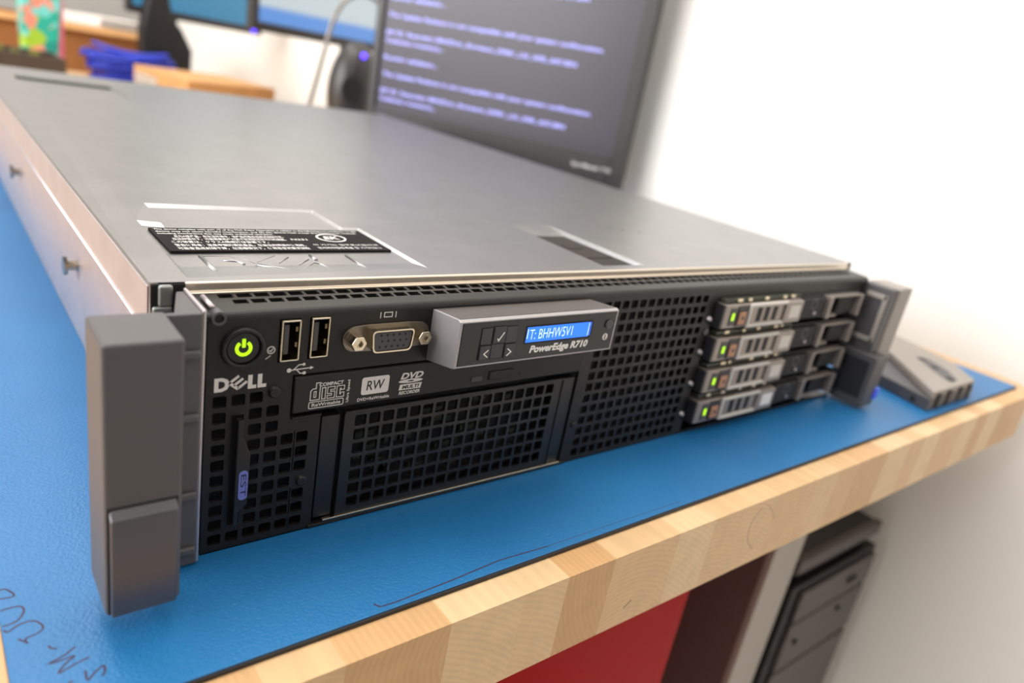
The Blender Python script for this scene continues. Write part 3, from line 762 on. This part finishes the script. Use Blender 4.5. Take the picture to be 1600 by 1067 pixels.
ribbon(bm, [(92.6, 75.0), (93.2, 74.1), (95.3, 77.2)], 0.42, FK, 0.05)
SUB(lm, 'key_symbols', bm, M_WHITE)
bm = bmesh.new(); prism(bm, [(122.9 + x, 74.9 + z) for x, z in rr(17.3, 3.7, 0.8)], -17.32, -17.2, 1); SUB(lm, 'display_frame', bm, M_DARK)
bm = bmesh.new(); box(bm, 106.4, 138.4, -17.36, -17.3, 71.9, 77.9); box(bm, 138.9, 139.3, -17.36, -17.3, 72.2, 77.9); SUB(lm, 'display_glass', bm, M_LCD, label='lit blue display')
bm = bmesh.new(); text_bm(bm, 'T: BHHW5V1', front(-17.36), 107.9, 73.0, 21.5, 3.9, thick=0.04, bold=-0.004); box(bm, 106.7, 107.1, -17.4, -17.36, 73.4, 77.2); box(bm, 138.0, 138.35, -17.4, -17.36, 72.2, 77.6); SUB(lm, 'display_text', bm, M_LCDT)
bm = bmesh.new(); text_bm(bm, 'PowerEdge R710', FL, 109.3, 66.6, 30.0, 3.9, bold=0.045, shear=0.16); SUB(lm, 'model_text', bm, M_WHITE)
bm = bmesh.new(); cyl(bm, (149.1, -17.2, 76.1), 1, 1.9, -0.8, 24); SUB(lm, 'round_button', bm, M_CONN, bevel=0.25)
bm = bmesh.new(); cyl(bm, (148.7, -17.25, 70.8), 1, 1.45, -0.06, 24); SUB(lm, 'info_disc', bm, M_PRINT)
bm = bmesh.new(); text_bm(bm, 'i', front(-17.31), 148.35, 69.8, None, 2.0, bold=0.06); SUB(lm, 'info_letter', bm, M_DARK)

# ---- drive cage
DROWS = [68.0, 50.0, 32.1, 14.2]
for x_, z_ in ((242.6, 65.8), (242.4, 47.8), (242.3, 30.1), (242.0, 12.5)):
    bm = bmesh.new(); cyl(bm, (x_, 0, z_), 1, 1.5, -1.6, 12, r2=1.0); P('cage_rivet', bm, M_STEEL)
bm = bmesh.new(); cyl(bm, (242.6, 0, 59.0), 1, 2.0, -0.8, 6); P('cage_screw', bm, M_EARD)
def carrier(zc, row):
    z0, z1 = zc - 6.4, zc + 6.4
    bm = bmesh.new(); box(bm, 247.2, 319.0, -5.4, 13, z0, z1)
    c = P('drive_carrier', bm, M_CARR, bevel=0.6)
    SB(c, 'carrier_side', M_DARK2, 245.9, 247.3, -4.9, 13, z0 + .3, z1 - .3)
    bm = bmesh.new(); box(bm, 251.6, 257.0, -5.8, -5.3, z0 + 1.6, z1 - 1.8); SUB(c, 'light_pipe', bm, M_CONN, bevel=0.2)
    bm = bmesh.new(); box(bm, 253.2, 255.1, -6.1, -5.7, zc - 1.9, zc + 2.0); SUB(c, 'drive_light', bm, M_GREEN, bevel=0.3)
    SB(c, 'button_well', M_DARK2, 258.0, 266.8, -5.8, -5.3, z0 + 1.0, z1 - 1.0)
    SB(c, 'release_button', M_TAN, 259.2, 265.0, -6.6, -5.7, z0 + 2.0, z1 - 4.0, bevel=0.4)
    bm = bmesh.new(); cyl(bm, (262.2, -6.65, zc - .8), 1, 1.1, 0.2, 12); SUB(c, 'button_dot', bm, M_DARK2)
    bm = bmesh.new(); 
    for a in ((267.6, 268.8, z0, z1), (268.8, 303.0, z1 - 1.6, z1), (268.8, 303.0, z0, z0 + 1.6)): box(bm, a[0], a[1], -6.9, -5.2, a[2], a[3])
    SUB(c, 'handle_rim', bm, M_CARRL, bevel=0.3)
    SB(c, 'handle_grille', M_CARR, 270.0, 300.0, -5.9, -5.3, z0 + 1.7, z1 - 1.7)
    bm = bmesh.new()
    for xx in (275.4, 282.6, 290.2): box(bm, xx, xx + 4.3, -6.0, -5.85, z0 + 2.6, z1 - 2.4)
    SUB(c, 'grille_slot', bm, M_DARK)
    SB(c, 'handle_end', M_CARR, 301.5, 318.4, -7.2, -5.3, z0 + .2, z1 - .2, bevel=0.6)
    SB(c, 'capacity_label', M_CARRL if row < 3 else M_WHITE, 305.5, 315.5, -7.35, -7.15, z0 + 3.0, z1 - 2.6)
for i, zc in enumerate(DROWS): carrier(zc, i)
def blank(zc):
    z0, z1 = zc - 7.3, zc + 7.3
    bm = bmesh.new(); box(bm, 321.5, 397, -1.0, 13, z0, z1)
    c = P('blank_carrier', bm, M_DARK2, bevel=0.5)
    bm = bmesh.new(); box(bm, 322.5, 347, -4.6, -0.9, z0 + 1, z1 - 1); SUB(c, 'latch_block', bm, M_DARK, bevel=1.0)
    bm = bmesh.new(); cyl(bm, (335.5, -4.7, zc + 2.6), 1, 3.4, 0.3, 20, hole=2.7); SUB(c, 'round_mark', bm, M_EARD)
    bm = bmesh.new(); cyl(bm, (338, -4.65, zc - 2.8), 1, 1.0, -0.4, 12); SUB(c, 'bright_rivet', bm, M_STEEL)
    bm = bmesh.new()
    box(bm, 350.5, 353.2, -6.4, -0.9, z0 + .4, z1 - .6); box(bm, 387.8, 390.6, -6.4, -0.9, z0 + .4, z1 - .6)
    box(bm, 353.0, 388, -5.2, -0.9, z1 - 1.6, z1 - .5); box(bm, 353.0, 366, -4.6, -0.9, z0 + .6, z0 + 1.9)
    SUB(c, 'carrier_frame', bm, M_CARR, bevel=0.4)
    bm = bmesh.new(); box(bm, 366, 386, -3.4, -0.9, z0 + 2, z1 - 2); SUB(c, 'dark_insert', bm, M_DARK, bevel=1.2)
for zc in DROWS: blank(zc - 0.4)
for k_, zc in enumerate((76.0, 59.0, 41.1, 23.2)):
    zt = zc - 0.1
    bm = bmesh.new(); box(bm, 248, 319, -3.4, 12, zt - 0.9, zt + 0.7)
    cs = P('backplane_strip', bm, M_PCB)
    bm = bmesh.new(); rr_ = random.Random(k_)
    for x_ in (256, 268, 283, 299, 309):
        x_ += rr_.uniform(-3, 3); w_ = rr_.uniform(2, 4.2); box(bm, x_, x_ + w_, -4.3, -3.3, zt - 0.7, zt + 0.9)
    SUB(cs, 'solder_blocks', bm, M_SOLDER, bevel=0.2)

# ---- left mounting ear
bm = bmesh.new(); box(bm, -31.6, -13.0, -26, -5.5, 8.5, 87)
le = P('left_ear', bm, M_EAR, bevel=1.0, seg=3, label='charcoal plastic mounting ear with latch')
bm = bmesh.new(); prism(bm, [(-14, -4.4), (-2.5, -4.4), (-2.5, 15.2), (-4.7, 15.2), (-9.8, -2.5), (-14, -3.0)], 1.0, 85.2, 2)
SUB(le, 'ear_step', bm, M_EAR, bevel=0.6, seg=3)
for z_ in (73.6, 53.6, 27.2, 7.4):
    SB(le, 'ear_rib', M_EAR, -13.2, -3.2, -6.2, -4.2, z_ - 1.5, z_ + 1.0, bevel=0.7)
bm = bmesh.new(); prism(bm, [(-26.0, 9.3), (-28.2, 9.3), (-28.6, 39.6), (-26.0, 41.8)], -30.6, -14.4, 0)
SUB(le, 'ear_latch', bm, M_EARL, bevel=0.6, seg=3, label='smooth grey latch plate')
bm = bmesh.new(); box(bm, -31.0, -30.5, -26.15, -25.9, 9, 42); box(bm, -14.5, -14.1, -26.15, -25.9, 9, 42.2); box(bm, -31, -14.1, -26.15, -25.9, 41.9, 42.3)
SUB(le, 'latch_gap', bm, M_DARK)
bm = bmesh.new(); box(bm, -2.6, -1.6, -4.0, 15.8, 1.0, 86.0)
SUB(le, 'steel_edge', bm, M_STEEL, bevel=0.4, label='bright bare metal edge')
# folded bracket between ear and lid
bm = bmesh.new(); box(bm, -10.9, -5.2, 15.4, 17.2, 58, 80.2); box(bm, -9.3, -5.2, 15.4, 17.2, 80, 86.8)
P('corner_bracket', bm, M_BRACKET, bevel=1.0, seg=3)
PB('corner_gap', M_DARK, -11.0, -0.2, 17.3, 17.9, 60, 86.6)
# ---- right mounting ear
bm = bmesh.new(); box(bm, 412, 429.5, -17.6, 2, 20, 80.5)
re_ = P('right_ear', bm, M_EARR, bevel=0.8, seg=3, label='grey plastic mounting ear at the far end')
bm = bmesh.new(); box(bm, 403.5, 412.2, -16.6, 15, 20, 80.0); SUB(re_, 'inner_wall', bm, M_EARD, bevel=0.5)
bm = bmesh.new()
box(bm, 401.9, 403.6, -15.6, -2.2, 72.5, 75.6); box(bm, 401.9, 403.6, -15.6, -2.2, 44.5, 47.5); box(bm, 401.9, 403.6, -15.8, -13.0, 44.5, 75.6)
SUB(re_, 'wall_frame', bm, M_EARR, bevel=0.5)
bm = bmesh.new(); box(bm, 400.5, 416.5, -23.5, 2, 2.4, 37.5)
rl = SUB(re_, 'ear_latch', bm, M_EARD, bevel=1.2, seg=3)
bm = bmesh.new(); box(bm, 400.0, 400.6, -20, -3, 8, 33); SUB(re_, 'latch_recess', bm, M_DARK2)
bm = bmesh.new(); box(bm, 413.0, 419.0, -24.8, -16.5, 7.0, 15.0); SUB(re_, 'release_tab', bm, M_BLUETAB, bevel=1.0, label='bright blue release tab')
bm = bmesh.new(); cyl(bm, (420.5, -12, 25), 2, 6.0, -15, 20); SUB(re_, 'thumb_screw', bm, M_BRACKET, bevel=0.8)

# ------------------------------------------------------------------ loose grey plastic fitting
gp = thing('plastic_fitting', 'grey slotted plastic rack fitting lying on the mat at its right end', 'fitting', (500, -10, 0))
GP = Matrix.Translation(-gp.location)
def G(name, bm, m, bevel=0):
    o = obj(name, bm, m, None, bevel); o.parent = gp; o.matrix_parent_inverse = GP; return o
bm = bmesh.new()
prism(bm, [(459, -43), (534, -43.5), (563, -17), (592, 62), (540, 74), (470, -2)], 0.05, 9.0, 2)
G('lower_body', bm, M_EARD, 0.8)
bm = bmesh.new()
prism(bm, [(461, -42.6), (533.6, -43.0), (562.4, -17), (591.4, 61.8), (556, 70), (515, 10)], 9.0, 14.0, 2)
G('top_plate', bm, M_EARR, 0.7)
bm = bmesh.new()
for x_ in (468, 486, 506, 523): box(bm, x_, x_ + 5.5, -44.0, -42.8, 1.5, 12)
G('end_slots', bm, M_DARK)
bm = bmesh.new(); prism(bm, [(536, 2), (543, -4), (531, -24), (514, -38), (502, -38), (506, -30), (524, -10)], 13.9, 14.08, 2)
G('top_recess', bm, M_EARD)
bm = bmesh.new(); cyl(bm, (510, -34, 14.0), 2, 3.2, 0.25, 16); cyl(bm, (525, -17, 14.0), 2, 3.0, 0.25, 16); cyl(bm, (535, -3, 14.0), 2, 3, 0.25, 16)
G('screw_holes', bm, M_DARK)
bm = bmesh.new(); cyl(bm, (461.0, -31, 4.0), 0, 1.8, 1, 12); G('side_hole', bm, M_DARK)

# ------------------------------------------------------------------ large monitor on the bench
k = (920 - 700) / 700.0
E_ = Vector((-0.514, 0.858, 0)).normalized(); NRM = Vector((-0.858, -0.514, 0)).normalized()
P0 = Vector((-61.8 + 530.8 * 920 / 700, -199.3 + 485.3 * 920 / 700, 0))
mon = thing('monitor', 'large dark monitor showing pale console text, standing by the wall', 'monitor', (P0.x - 93, P0.y + 156, 0))
MI = Matrix.Translation(-mon.location)
def fm(u, v, w):  # u to the right from the left edge of the picture, v height, w towards the viewer
    q = P0 + E_ * (375 - u) + NRM * w; return (q.x, q.y, v)
def mbox(bm, u0, u1, v0, v1, w0, w1):
    vv_ = [bm.verts.new(Vector(fm(u, v, w_)) * S) for w_ in (w0, w1) for v in (v0, v1) for u in (u0, u1)]
    for f in ((0, 2, 3, 1), (4, 5, 7, 6), (0, 1, 5, 4), (2, 6, 7, 3), (0, 4, 6, 2), (1, 3, 7, 5)): bm.faces.new([vv_[i] for i in f])
def MP(name, bm, m, bevel=0, label=None):
    o = obj(name, bm, m, None, bevel, label=label); o.parent = mon; o.matrix_parent_inverse = MI; return o
bm = bmesh.new()
VB, VT = 44, 392
mbox(bm, 0, 11, VB, VT, -22, 4); mbox(bm, 357, 375, VB, VT, -22, 4); mbox(bm, 11, 357, VB, 89.5, -22, 4); mbox(bm, 11, 357, 374, VT, -22, 4)
MP('bezel', bm, M_MONB, 1.2)
bm = bmesh.new(); mbox(bm, 6, 369, VB + 6, VT - 6, -30, -3); MP('back_shell', bm, M_MONB, 2)
bm = bmesh.new(); mbox(bm, 11, 357, 89.5, 374, -3, 0); scr = MP('screen', bm, M_SCREEN)
FM = lambda u, v, w_: fm(u, v, 0.1 + w_)
bm = bmesh.new()
lines = ['Running validation...', '', 'The Update Package is not compatible with your system configuration.', '',
         '[4/15]  Executing BIN/Driv_firmware_DR81_LN_X00_A07.BIN', 'Collecting inventory...', '']
wd = {0: 82, 2: 303, 4: 272, 5: 88}
base = 104.0; pitch = 10.8
seq = [(5, 0), (4, 1), (2, 3), (0, 5), (5, 7), (4, 8), (2, 10), (0, 12), (5, 14), (4, 15), (2, 17), (0, 19), (5, 21), (4, 22)]
for li, row in seq:
    text_bm(bm, lines[li], FM, 16.5, 98.0 + row * pitch, wd[li], 7.2, bold=0.018, thick=0.05)
tx = obj('console_text', bm, M_TEXT, scr)
bm = bmesh.new(); text_bm(bm, 'SyncMaster 710', lambda u, v, w_: fm(u, v, 4.1 + w_), 308, 68, 52, 7, bold=0.02); MP('bezel_print', bm, M_PRINT)
bm = bmesh.new(); mbox(bm, 165, 205, -2 + 6, 230, -46, -30); MP('stand_column', bm, M_MONB, 3)
bm = bmesh.new(); cc = fm(185, 0, -20); cyl(bm, (cc[0] + 6, cc[1], 0.05), 2, 92, 8, 40, r2=86); MP('stand_base', bm, M_MONB, 1)

# looped grey cable beside it
bm = bmesh.new()
pth = smooth_path([(440, 1000, -2), (447, 985, 30), (452, 965, 90), (460, 955, 150), (468, 950, 195), (485, 948, 226), (512, 946, 240), (540, 944, 232), (547, 942, 205), (548, 940, 150), (549, 938, 40), (550, 936, 1)], 6)
tube(bm, pth, 3.6, 12)
tag(obj('gooseneck_cable', bm, M_ROD, smooth=True), 'grey arched gooseneck cable rising beside the large monitor', 'cable')

# dark rounded speaker with a violet light
sp = thing('desk_speaker', 'dark rounded desk speaker behind the left edge of the large monitor', 'speaker', (548, 1020, -2))
SI = Matrix.Translation(-sp.location)
bm = bmesh.new()
bmesh.ops.create_uvsphere(bm, u_segments=32, v_segments=20, radius=1.0)
for v in bm.verts: v.co = Vector((548 + 46 * v.co.x, 1020 + 40 * v.co.y, 84 + 86 * v.co.z)) * S
o = obj('speaker_body', bm, M_MONB, smooth=True); o.parent = sp; o.matrix_parent_inverse = SI
bm = bmesh.new(); cyl(bm, (526, 984, 95), 1, 20, -4, 28); o = obj('speaker_cone', bm, M_BLKG, None, 1.5); o.parent = sp; o.matrix_parent_inverse = SI
bm = bmesh.new(); cyl(bm, (548, 1020, -2), 2, 34, 6, 28); o = obj('speaker_foot', bm, M_BLKG); o.parent = sp; o.matrix_parent_inverse = SI
bm = bmesh.new(); bmesh.ops.create_icosphere(bm, subdivisions=2, radius=4.5 * S)
for v in bm.verts: v.co += Vector((546, 990, 150)) * S
o = obj('power_light', bm, M_LED, label='glowing violet light'); o.parent = sp; o.matrix_parent_inverse = SI

# two small screens behind
def screen_mat(name, top_c, bot_c, zsplit0, zsplit1, st=1.0):
    m = mat(name, top_c, 0.4); N, L, B = nodes_of(m)
    g = N.new('ShaderNodeNewGeometry'); s_ = N.new('ShaderNodeSeparateXYZ'); L.new(g.outputs['Position'], s_.inputs[0])
    mr = N.new('ShaderNodeMapRange'); mr.inputs['From Min'].default_value = zsplit0 * S; mr.inputs['From Max'].default_value = zsplit1 * S; L.new(s_.outputs['Z'], mr.inputs['Value'])
    rp_ = N.new('ShaderNodeValToRGB'); rp_.color_ramp.elements[0].color = (*lin(bot_c), 1); rp_.color_ramp.elements[1].color = (*lin(top_c), 1)
    L.new(mr.outputs[0], rp_.inputs['Fac']); L.new(rp_.outputs['Color'], B.inputs['Emission Color']); B.inputs['Emission Strength'].default_value = st
    B.inputs['Base Color'].default_value = (0.02, 0.02, 0.02, 1)
    return m
def small_mon(label, x0, x1, y, z0, z1, sm, led, sx_):
    t = thing('monitor', label, 'monitor', ((x0 + x1) / 2, y + 60, -2))
    I = Matrix.Translation(-t.location)
    def A(name, bm, m, bevel=0, label=None):
        o = obj(name, bm, m, None, bevel, label=label); o.parent = t; o.matrix_parent_inverse = I; return o
    bm = bmesh.new(); t_ = 11
    for a in ((x0 - t_, x0, z0 - 16, z1 + t_), (x1, x1 + t_, z0 - 16, z1 + t_), (x0, x1, z0 - 16, z0), (x0, x1, z1, z1 + t_)): box(bm, a[0], a[1], y - 3, y + 30, a[2], a[3])
    A('bezel', bm, M_MONB, 1)
    bm = bmesh.new(); box(bm, x0, x1, y, y + 28, z0, z1); A('screen', bm, sm)
    bm = bmesh.new(); box(bm, sx_ - 18, sx_ + 18, y + 32, y + 50, 4, z0 + 60); A('stand_column', bm, M_BLKG)
    bm = bmesh.new(); box(bm, sx_ - 45, sx_ + 45, y + 10, y + 120, -2, 4); A('stand_base', bm, M_BLKG, 1)
    if led:
        bm = bmesh.new(); cyl(bm, (led, y - 3, z0 - 7), 1, 5.0, -2, 14); A('power_light', bm, M_LED, label='glowing violet light')
SM1 = screen_mat('teal_desktop', (52, 128, 160), (48, 120, 158), 150, 260, 0.9)
SM2 = screen_mat('pale_window_desktop', (176, 186, 190), (84, 132, 196), 196, 204, 1.0)

# black tower case, paper stack, open cardboard box, cup, tray behind the server
small_mon('small monitor with a teal screen at the back of the bench', 330, 608 - 12, 1640, 163, 370, SM1, 588, 410)
small_mon('small monitor with a pale window and blue taskbar, left of the large monitor', 430, 660, 1170, 174, 340, SM2, None, 628)

bag = thing('camera_bag', 'tall black soft bag standing beside the blue cable bundle', 'bag', (390, 1607, -2))
BI = Matrix.Translation(-bag.location)
bm = bmesh.new(); prism(bm, [(338, -2), (436, -2), (438, 90), (416, 130), (398, 150), (388, 200), (352, 200), (336, 120)], 1582, 1632, 1)
o = obj('bag_body', bm, M_BLKG, None, 8, 4); o.parent = bag; o.matrix_parent_inverse = BI
bm = bmesh.new(); tube(bm, smooth_path([(357, 1607, 198), (354, 1607, 232), (371, 1607, 244), (388, 1607, 232), (384, 1607, 198)], 5), 5, 10)
o = obj('bag_handle', bm, M_BLKG, None, smooth=True); o.parent = bag; o.matrix_parent_inverse = BI

# bundle of blue cable
bm = bmesh.new(); rnd = random.Random(3)
for lp in range(20):
    cx_, cy_ = 306 + rnd.uniform(-10, 10), 1524 + rnd.uniform(-5, 5); rx, ry = rnd.uniform(58, 92), rnd.uniform(30, 42); z_ = 4 + lp * 4.0 * rnd.uniform(.7, 1.05); ph = rnd.uniform(0, 6)
    tl = rnd.uniform(-.10, .10)
    pts_ = [(cx_ + rx * math.cos(a * PI / 16), cy_ + ry * math.sin(a * PI / 16), max(1.5, z_ + 5 * math.sin(2 * a * PI / 16 + ph) + tl * rx * math.cos(a * PI / 16))) for a in range(32)]
    tube(bm, pts_, 3.2, 8, closed=True)
cb = obj('cable_coil', bm, M_CABLE, smooth=True)
tag(cb, 'coiled bundle of bright blue network cable on the bench behind the server', 'cable')

# flat cardboard box with a white label
fb = thing('flat_box', 'flat brown cardboard box with white label lying behind the server lid', 'box', (400, 1340, -2))
FI = Matrix.Translation(-fb.location)
def FB(name, bm, m, bevel=0, label=None):
    o = obj(name, bm, m, None, bevel, label=label); o.parent = fb; o.matrix_parent_inverse = FI; return o
q = [(286, 1423), (324, 1197), (513, 1288), (471, 1466)]
bm = bmesh.new(); prism(bm, q, -2, 56, 2); FB('box_body', bm, M_CARD, 1)
bm = bmesh.new()
a, b_ = Vector(q[0]), Vector(q[1]); dd = (b_ - a); nn = Vector((dd.y, -dd.x)).normalized() * -0.6
nn = Vector((-abs(nn.x), -abs(nn.y)))
p1, p2 = a + dd * 0.03, a + dd * 0.45
for zz in (8,):
    vs_ = [bm.verts.new(Vector((p.x + nn.x, p.y + nn.y, z)) * S) for p, z in ((p1, zz), (p2, zz), (p2, 44), (p1, 44))]; bm.faces.new(vs_)
r_ = bmesh.ops.solidify(bm, geom=bm.faces[:], thickness=0.3 * S)
FB('box_label', bm, M_PAPER)

# open cardboard box with papers
ob = thing('cardboard_box', 'large open brown cardboard box behind the teal patterned carton', 'box', (200, 1850, -2))
OI = Matrix.Translation(-ob.location)
def OB(name, bm, m, bevel=0):
    o = obj(name, bm, m, None, bevel); o.parent = ob; o.matrix_parent_inverse = OI; return o
bm = bmesh.new()
for a in ((20, 455, 1800, 1806), (20, 455, 1994, 2000), (20, 26, 1806, 1994), (449, 455, 1806, 1994)): box(bm, a[0], a[1], a[2], a[3], 1, 102)
box(bm, 20, 455, 1800, 2000, -2, 1); OB('box_walls', bm, M_CARDD)
bm = bmesh.new(); prism(bm, [(1800, 101), (1788, 88), (1790, 86), (1804, 100)], 24, 452, 0); OB('box_flap', bm, M_CARD)
pp = bmesh.new(); 
for i in range(5):
    c_ = (330 + i * 4, 1905 + i * 3); a = 0.3 + 0.06 * i; w_, h_ = 95, 68
    prism(pp, [(c_[0] + x * math.cos(a) - y * math.sin(a), c_[1] + x * math.sin(a) + y * math.cos(a)) for x, y in ((-w_, -h_), (w_, -h_), (w_, h_), (-w_, h_))], 1.5 + i * 24, 25 + i * 24, 2)
tag(obj('paper_stack', pp, M_PAPER, None, 1), 'stack of white papers heaped inside the large cardboard box', 'papers')

# teal patterned cup with pink edge
cup = thing('drink_carton', 'teal patterned drink carton with a pink side, standing at the far left of the bench', 'carton', (150, 1560, -2))
CI = Matrix.Translation(-cup.location)
M_CUP = mat('teal_print', (70, 190, 180), 0.4); N, L, B = nodes_of(M_CUP)
tc = N.new('ShaderNodeTexCoord'); vo = N.new('ShaderNodeTexVoronoi'); vo.inputs['Scale'].default_value = 55; L.new(tc.outputs['Object'], vo.inputs['Vector'])
rp = N.new('ShaderNodeValToRGB'); rp.color_ramp.interpolation = 'CONSTANT'; e = rp.color_ramp.elements
e[0].color = (*lin((40, 180, 160)), 1); e[1].position = .80; e[1].color = (*lin((240, 150, 130)), 1)
for p_, c_ in ((.28, (120, 215, 210)), (.5, (165, 205, 60)), (.66, (20, 150, 140))): x = e.new(p_); x.color = (*lin(c_), 1)
sc_ = N.new('ShaderNodeSeparateColor'); L.new(vo.outputs['Color'], sc_.inputs[0]); L.new(sc_.outputs[0], rp.inputs['Fac']); L.new(rp.outputs['Color'], B.inputs['Base Color'])
def CP(name, bm, m, bevel=0):
    o = obj(name, bm, m, None, bevel, 3); o.parent = cup; o.matrix_parent_inverse = CI; return o
bm = bmesh.new()
b0 = [(118, 1500), (172, 1500), (172, 1560), (118, 1560)]; t0 = [(112, 1494), (180, 1494), (180, 1566), (112, 1566)]
A = [bm.verts.new(Vector((x, y, 20)) * S) for x, y in b0]; Bv = [bm.verts.new(Vector((x, y, 170)) * S) for x, y in t0]
bm.faces.new(A[::-1]); bm.faces.new(Bv)
for i in range(4): j = (i + 1) % 4; bm.faces.new((A[i], A[j], Bv[j], Bv[i]))
CP('carton_body', bm, M_CUP, 5)
bm = bmesh.new(); prism(bm, [(173, 1502), (184, 1512), (184, 1558), (173, 1560)], 24, 168, 2); CP('pink_side', bm, mat('pink_print', (226, 110, 140), 0.5), 2)
bm = bmesh.new(); box(bm, 112, 178, 1494, 1566, -2, 20); CP('carton_base', bm, M_BLKG, 2)

# dark parts tray at the far left
tr = thing('parts_tray', 'low dark tray with yellow green contents at the far left of the bench', 'tray', (80, 1330, -2))
TI = Matrix.Translation(-tr.location)
bm = bmesh.new()
for a in ((10, 150, 1260, 1264), (10, 150, 1396, 1400), (10, 14, 1264, 1396), (146, 150, 1264, 1396)): box(bm, a[0], a[1], a[2], a[3], 0, 58)
box(bm, 10, 150, 1260, 1400, -2, 0)
o = obj('tray_body', bm, mat('dark_brown_tray', (70, 58, 50), 0.5), None, 1); o.parent = tr; o.matrix_parent_inverse = TI
bm = bmesh.new()
for i in range(14):
    x_, y_ = rnd.uniform(18, 130), rnd.uniform(1268, 1380); box(bm, x_, x_ + 14, y_, y_ + 12, 0.5, rnd.uniform(40, 66))
o = obj('tray_contents', bm, mat('olive_parts', (120, 122, 50), 0.6, var=0.5, varscale=30)); o.parent = tr; o.matrix_parent_inverse = TI; o['kind'] = 'stuff'

# ------------------------------------------------------------------ under the bench
rc = thing('red_cabinet', 'glossy red metal cabinet standing below the wooden bench', 'cabinet', (80, 200, -760))
RI = Matrix.Translation(-rc.location)
bm = bmesh.new(); box(bm, -160, 276, -18, 420, -760, -62); o = obj('cabinet_body', bm, M_RED, None, 2); o.parent = rc; o.matrix_parent_inverse = RI
bm = bmesh.new(); box(bm, -150, 266, -20, -18, -750, -72); o = obj('cabinet_door', bm, M_RED, None, 1); o.parent = rc; o.matrix_parent_inverse = RI

t2 = thing('computer_tower', 'slim silver fronted computer tower with brownish side, below the bench beside the red cabinet', 'computer', (454, 200, -760))
I2 = Matrix.Translation(-t2.location)
bm = bmesh.new(); box(bm, 433, 475, 14, 230, -760, -62); o = obj('side_panel', bm, M_TOWP, None, 1); o.parent = t2; o.matrix_parent_inverse = I2
bm = bmesh.new(); box(bm, 431, 476, 8, 14, -760, -62); o = obj('front_panel', bm, M_TOWS, None, 1); o.parent = t2; o.matrix_parent_inverse = I2

t3 = thing('computer_tower', 'black computer tower with grey drive bay covers, under the bench against the wall', 'computer', (560, 200, -760))
I3 = Matrix.Translation(-t3.location)
def T3(name, bm, m, bevel=0):
    o = obj(name, bm, m, None, bevel); o.parent = t3; o.matrix_parent_inverse = I3; return o
bm = bmesh.new(); box(bm, 488, 638, 16, 230, -760, -174); T3('case_body', bm, M_TOWB, 2)
bm = bmesh.new(); box(bm, 486, 639, 6, 16, -760, -198); T3('case_front', bm, M_TOWB, 2)
bm = bmesh.new(); box(bm, 487, 638, 8, 16, -186, -172); T3('top_ridge', bm, M_TOWF, 2)
bm = bmesh.new(); box(bm, 499, 634, 2, 6, -236, -204); T3('bay_cover', bm, M_TOWF, 1)
bm = bmesh.new(); box(bm, 499, 634, 2, 6, -292, -239); T3('bay_cover', bm, M_TOWF, 1)
bm = bmesh.new(); box(bm, 499, 634, 2, 6, -420, -296); T3('lower_cover', bm, M_TOWF, 1)
bm = bmesh.new(); box(bm, 585, 600, 0, 2, -222, -217); T3('bay_button', bm, M_DARK, .5)
for x_, z_ in ((516, -262), (588, -252)):
    bm = bmesh.new(); cyl(bm, (x_, 2, z_), 1, 3, -2, 12); T3('front_button', bm, M_DARK, .5)
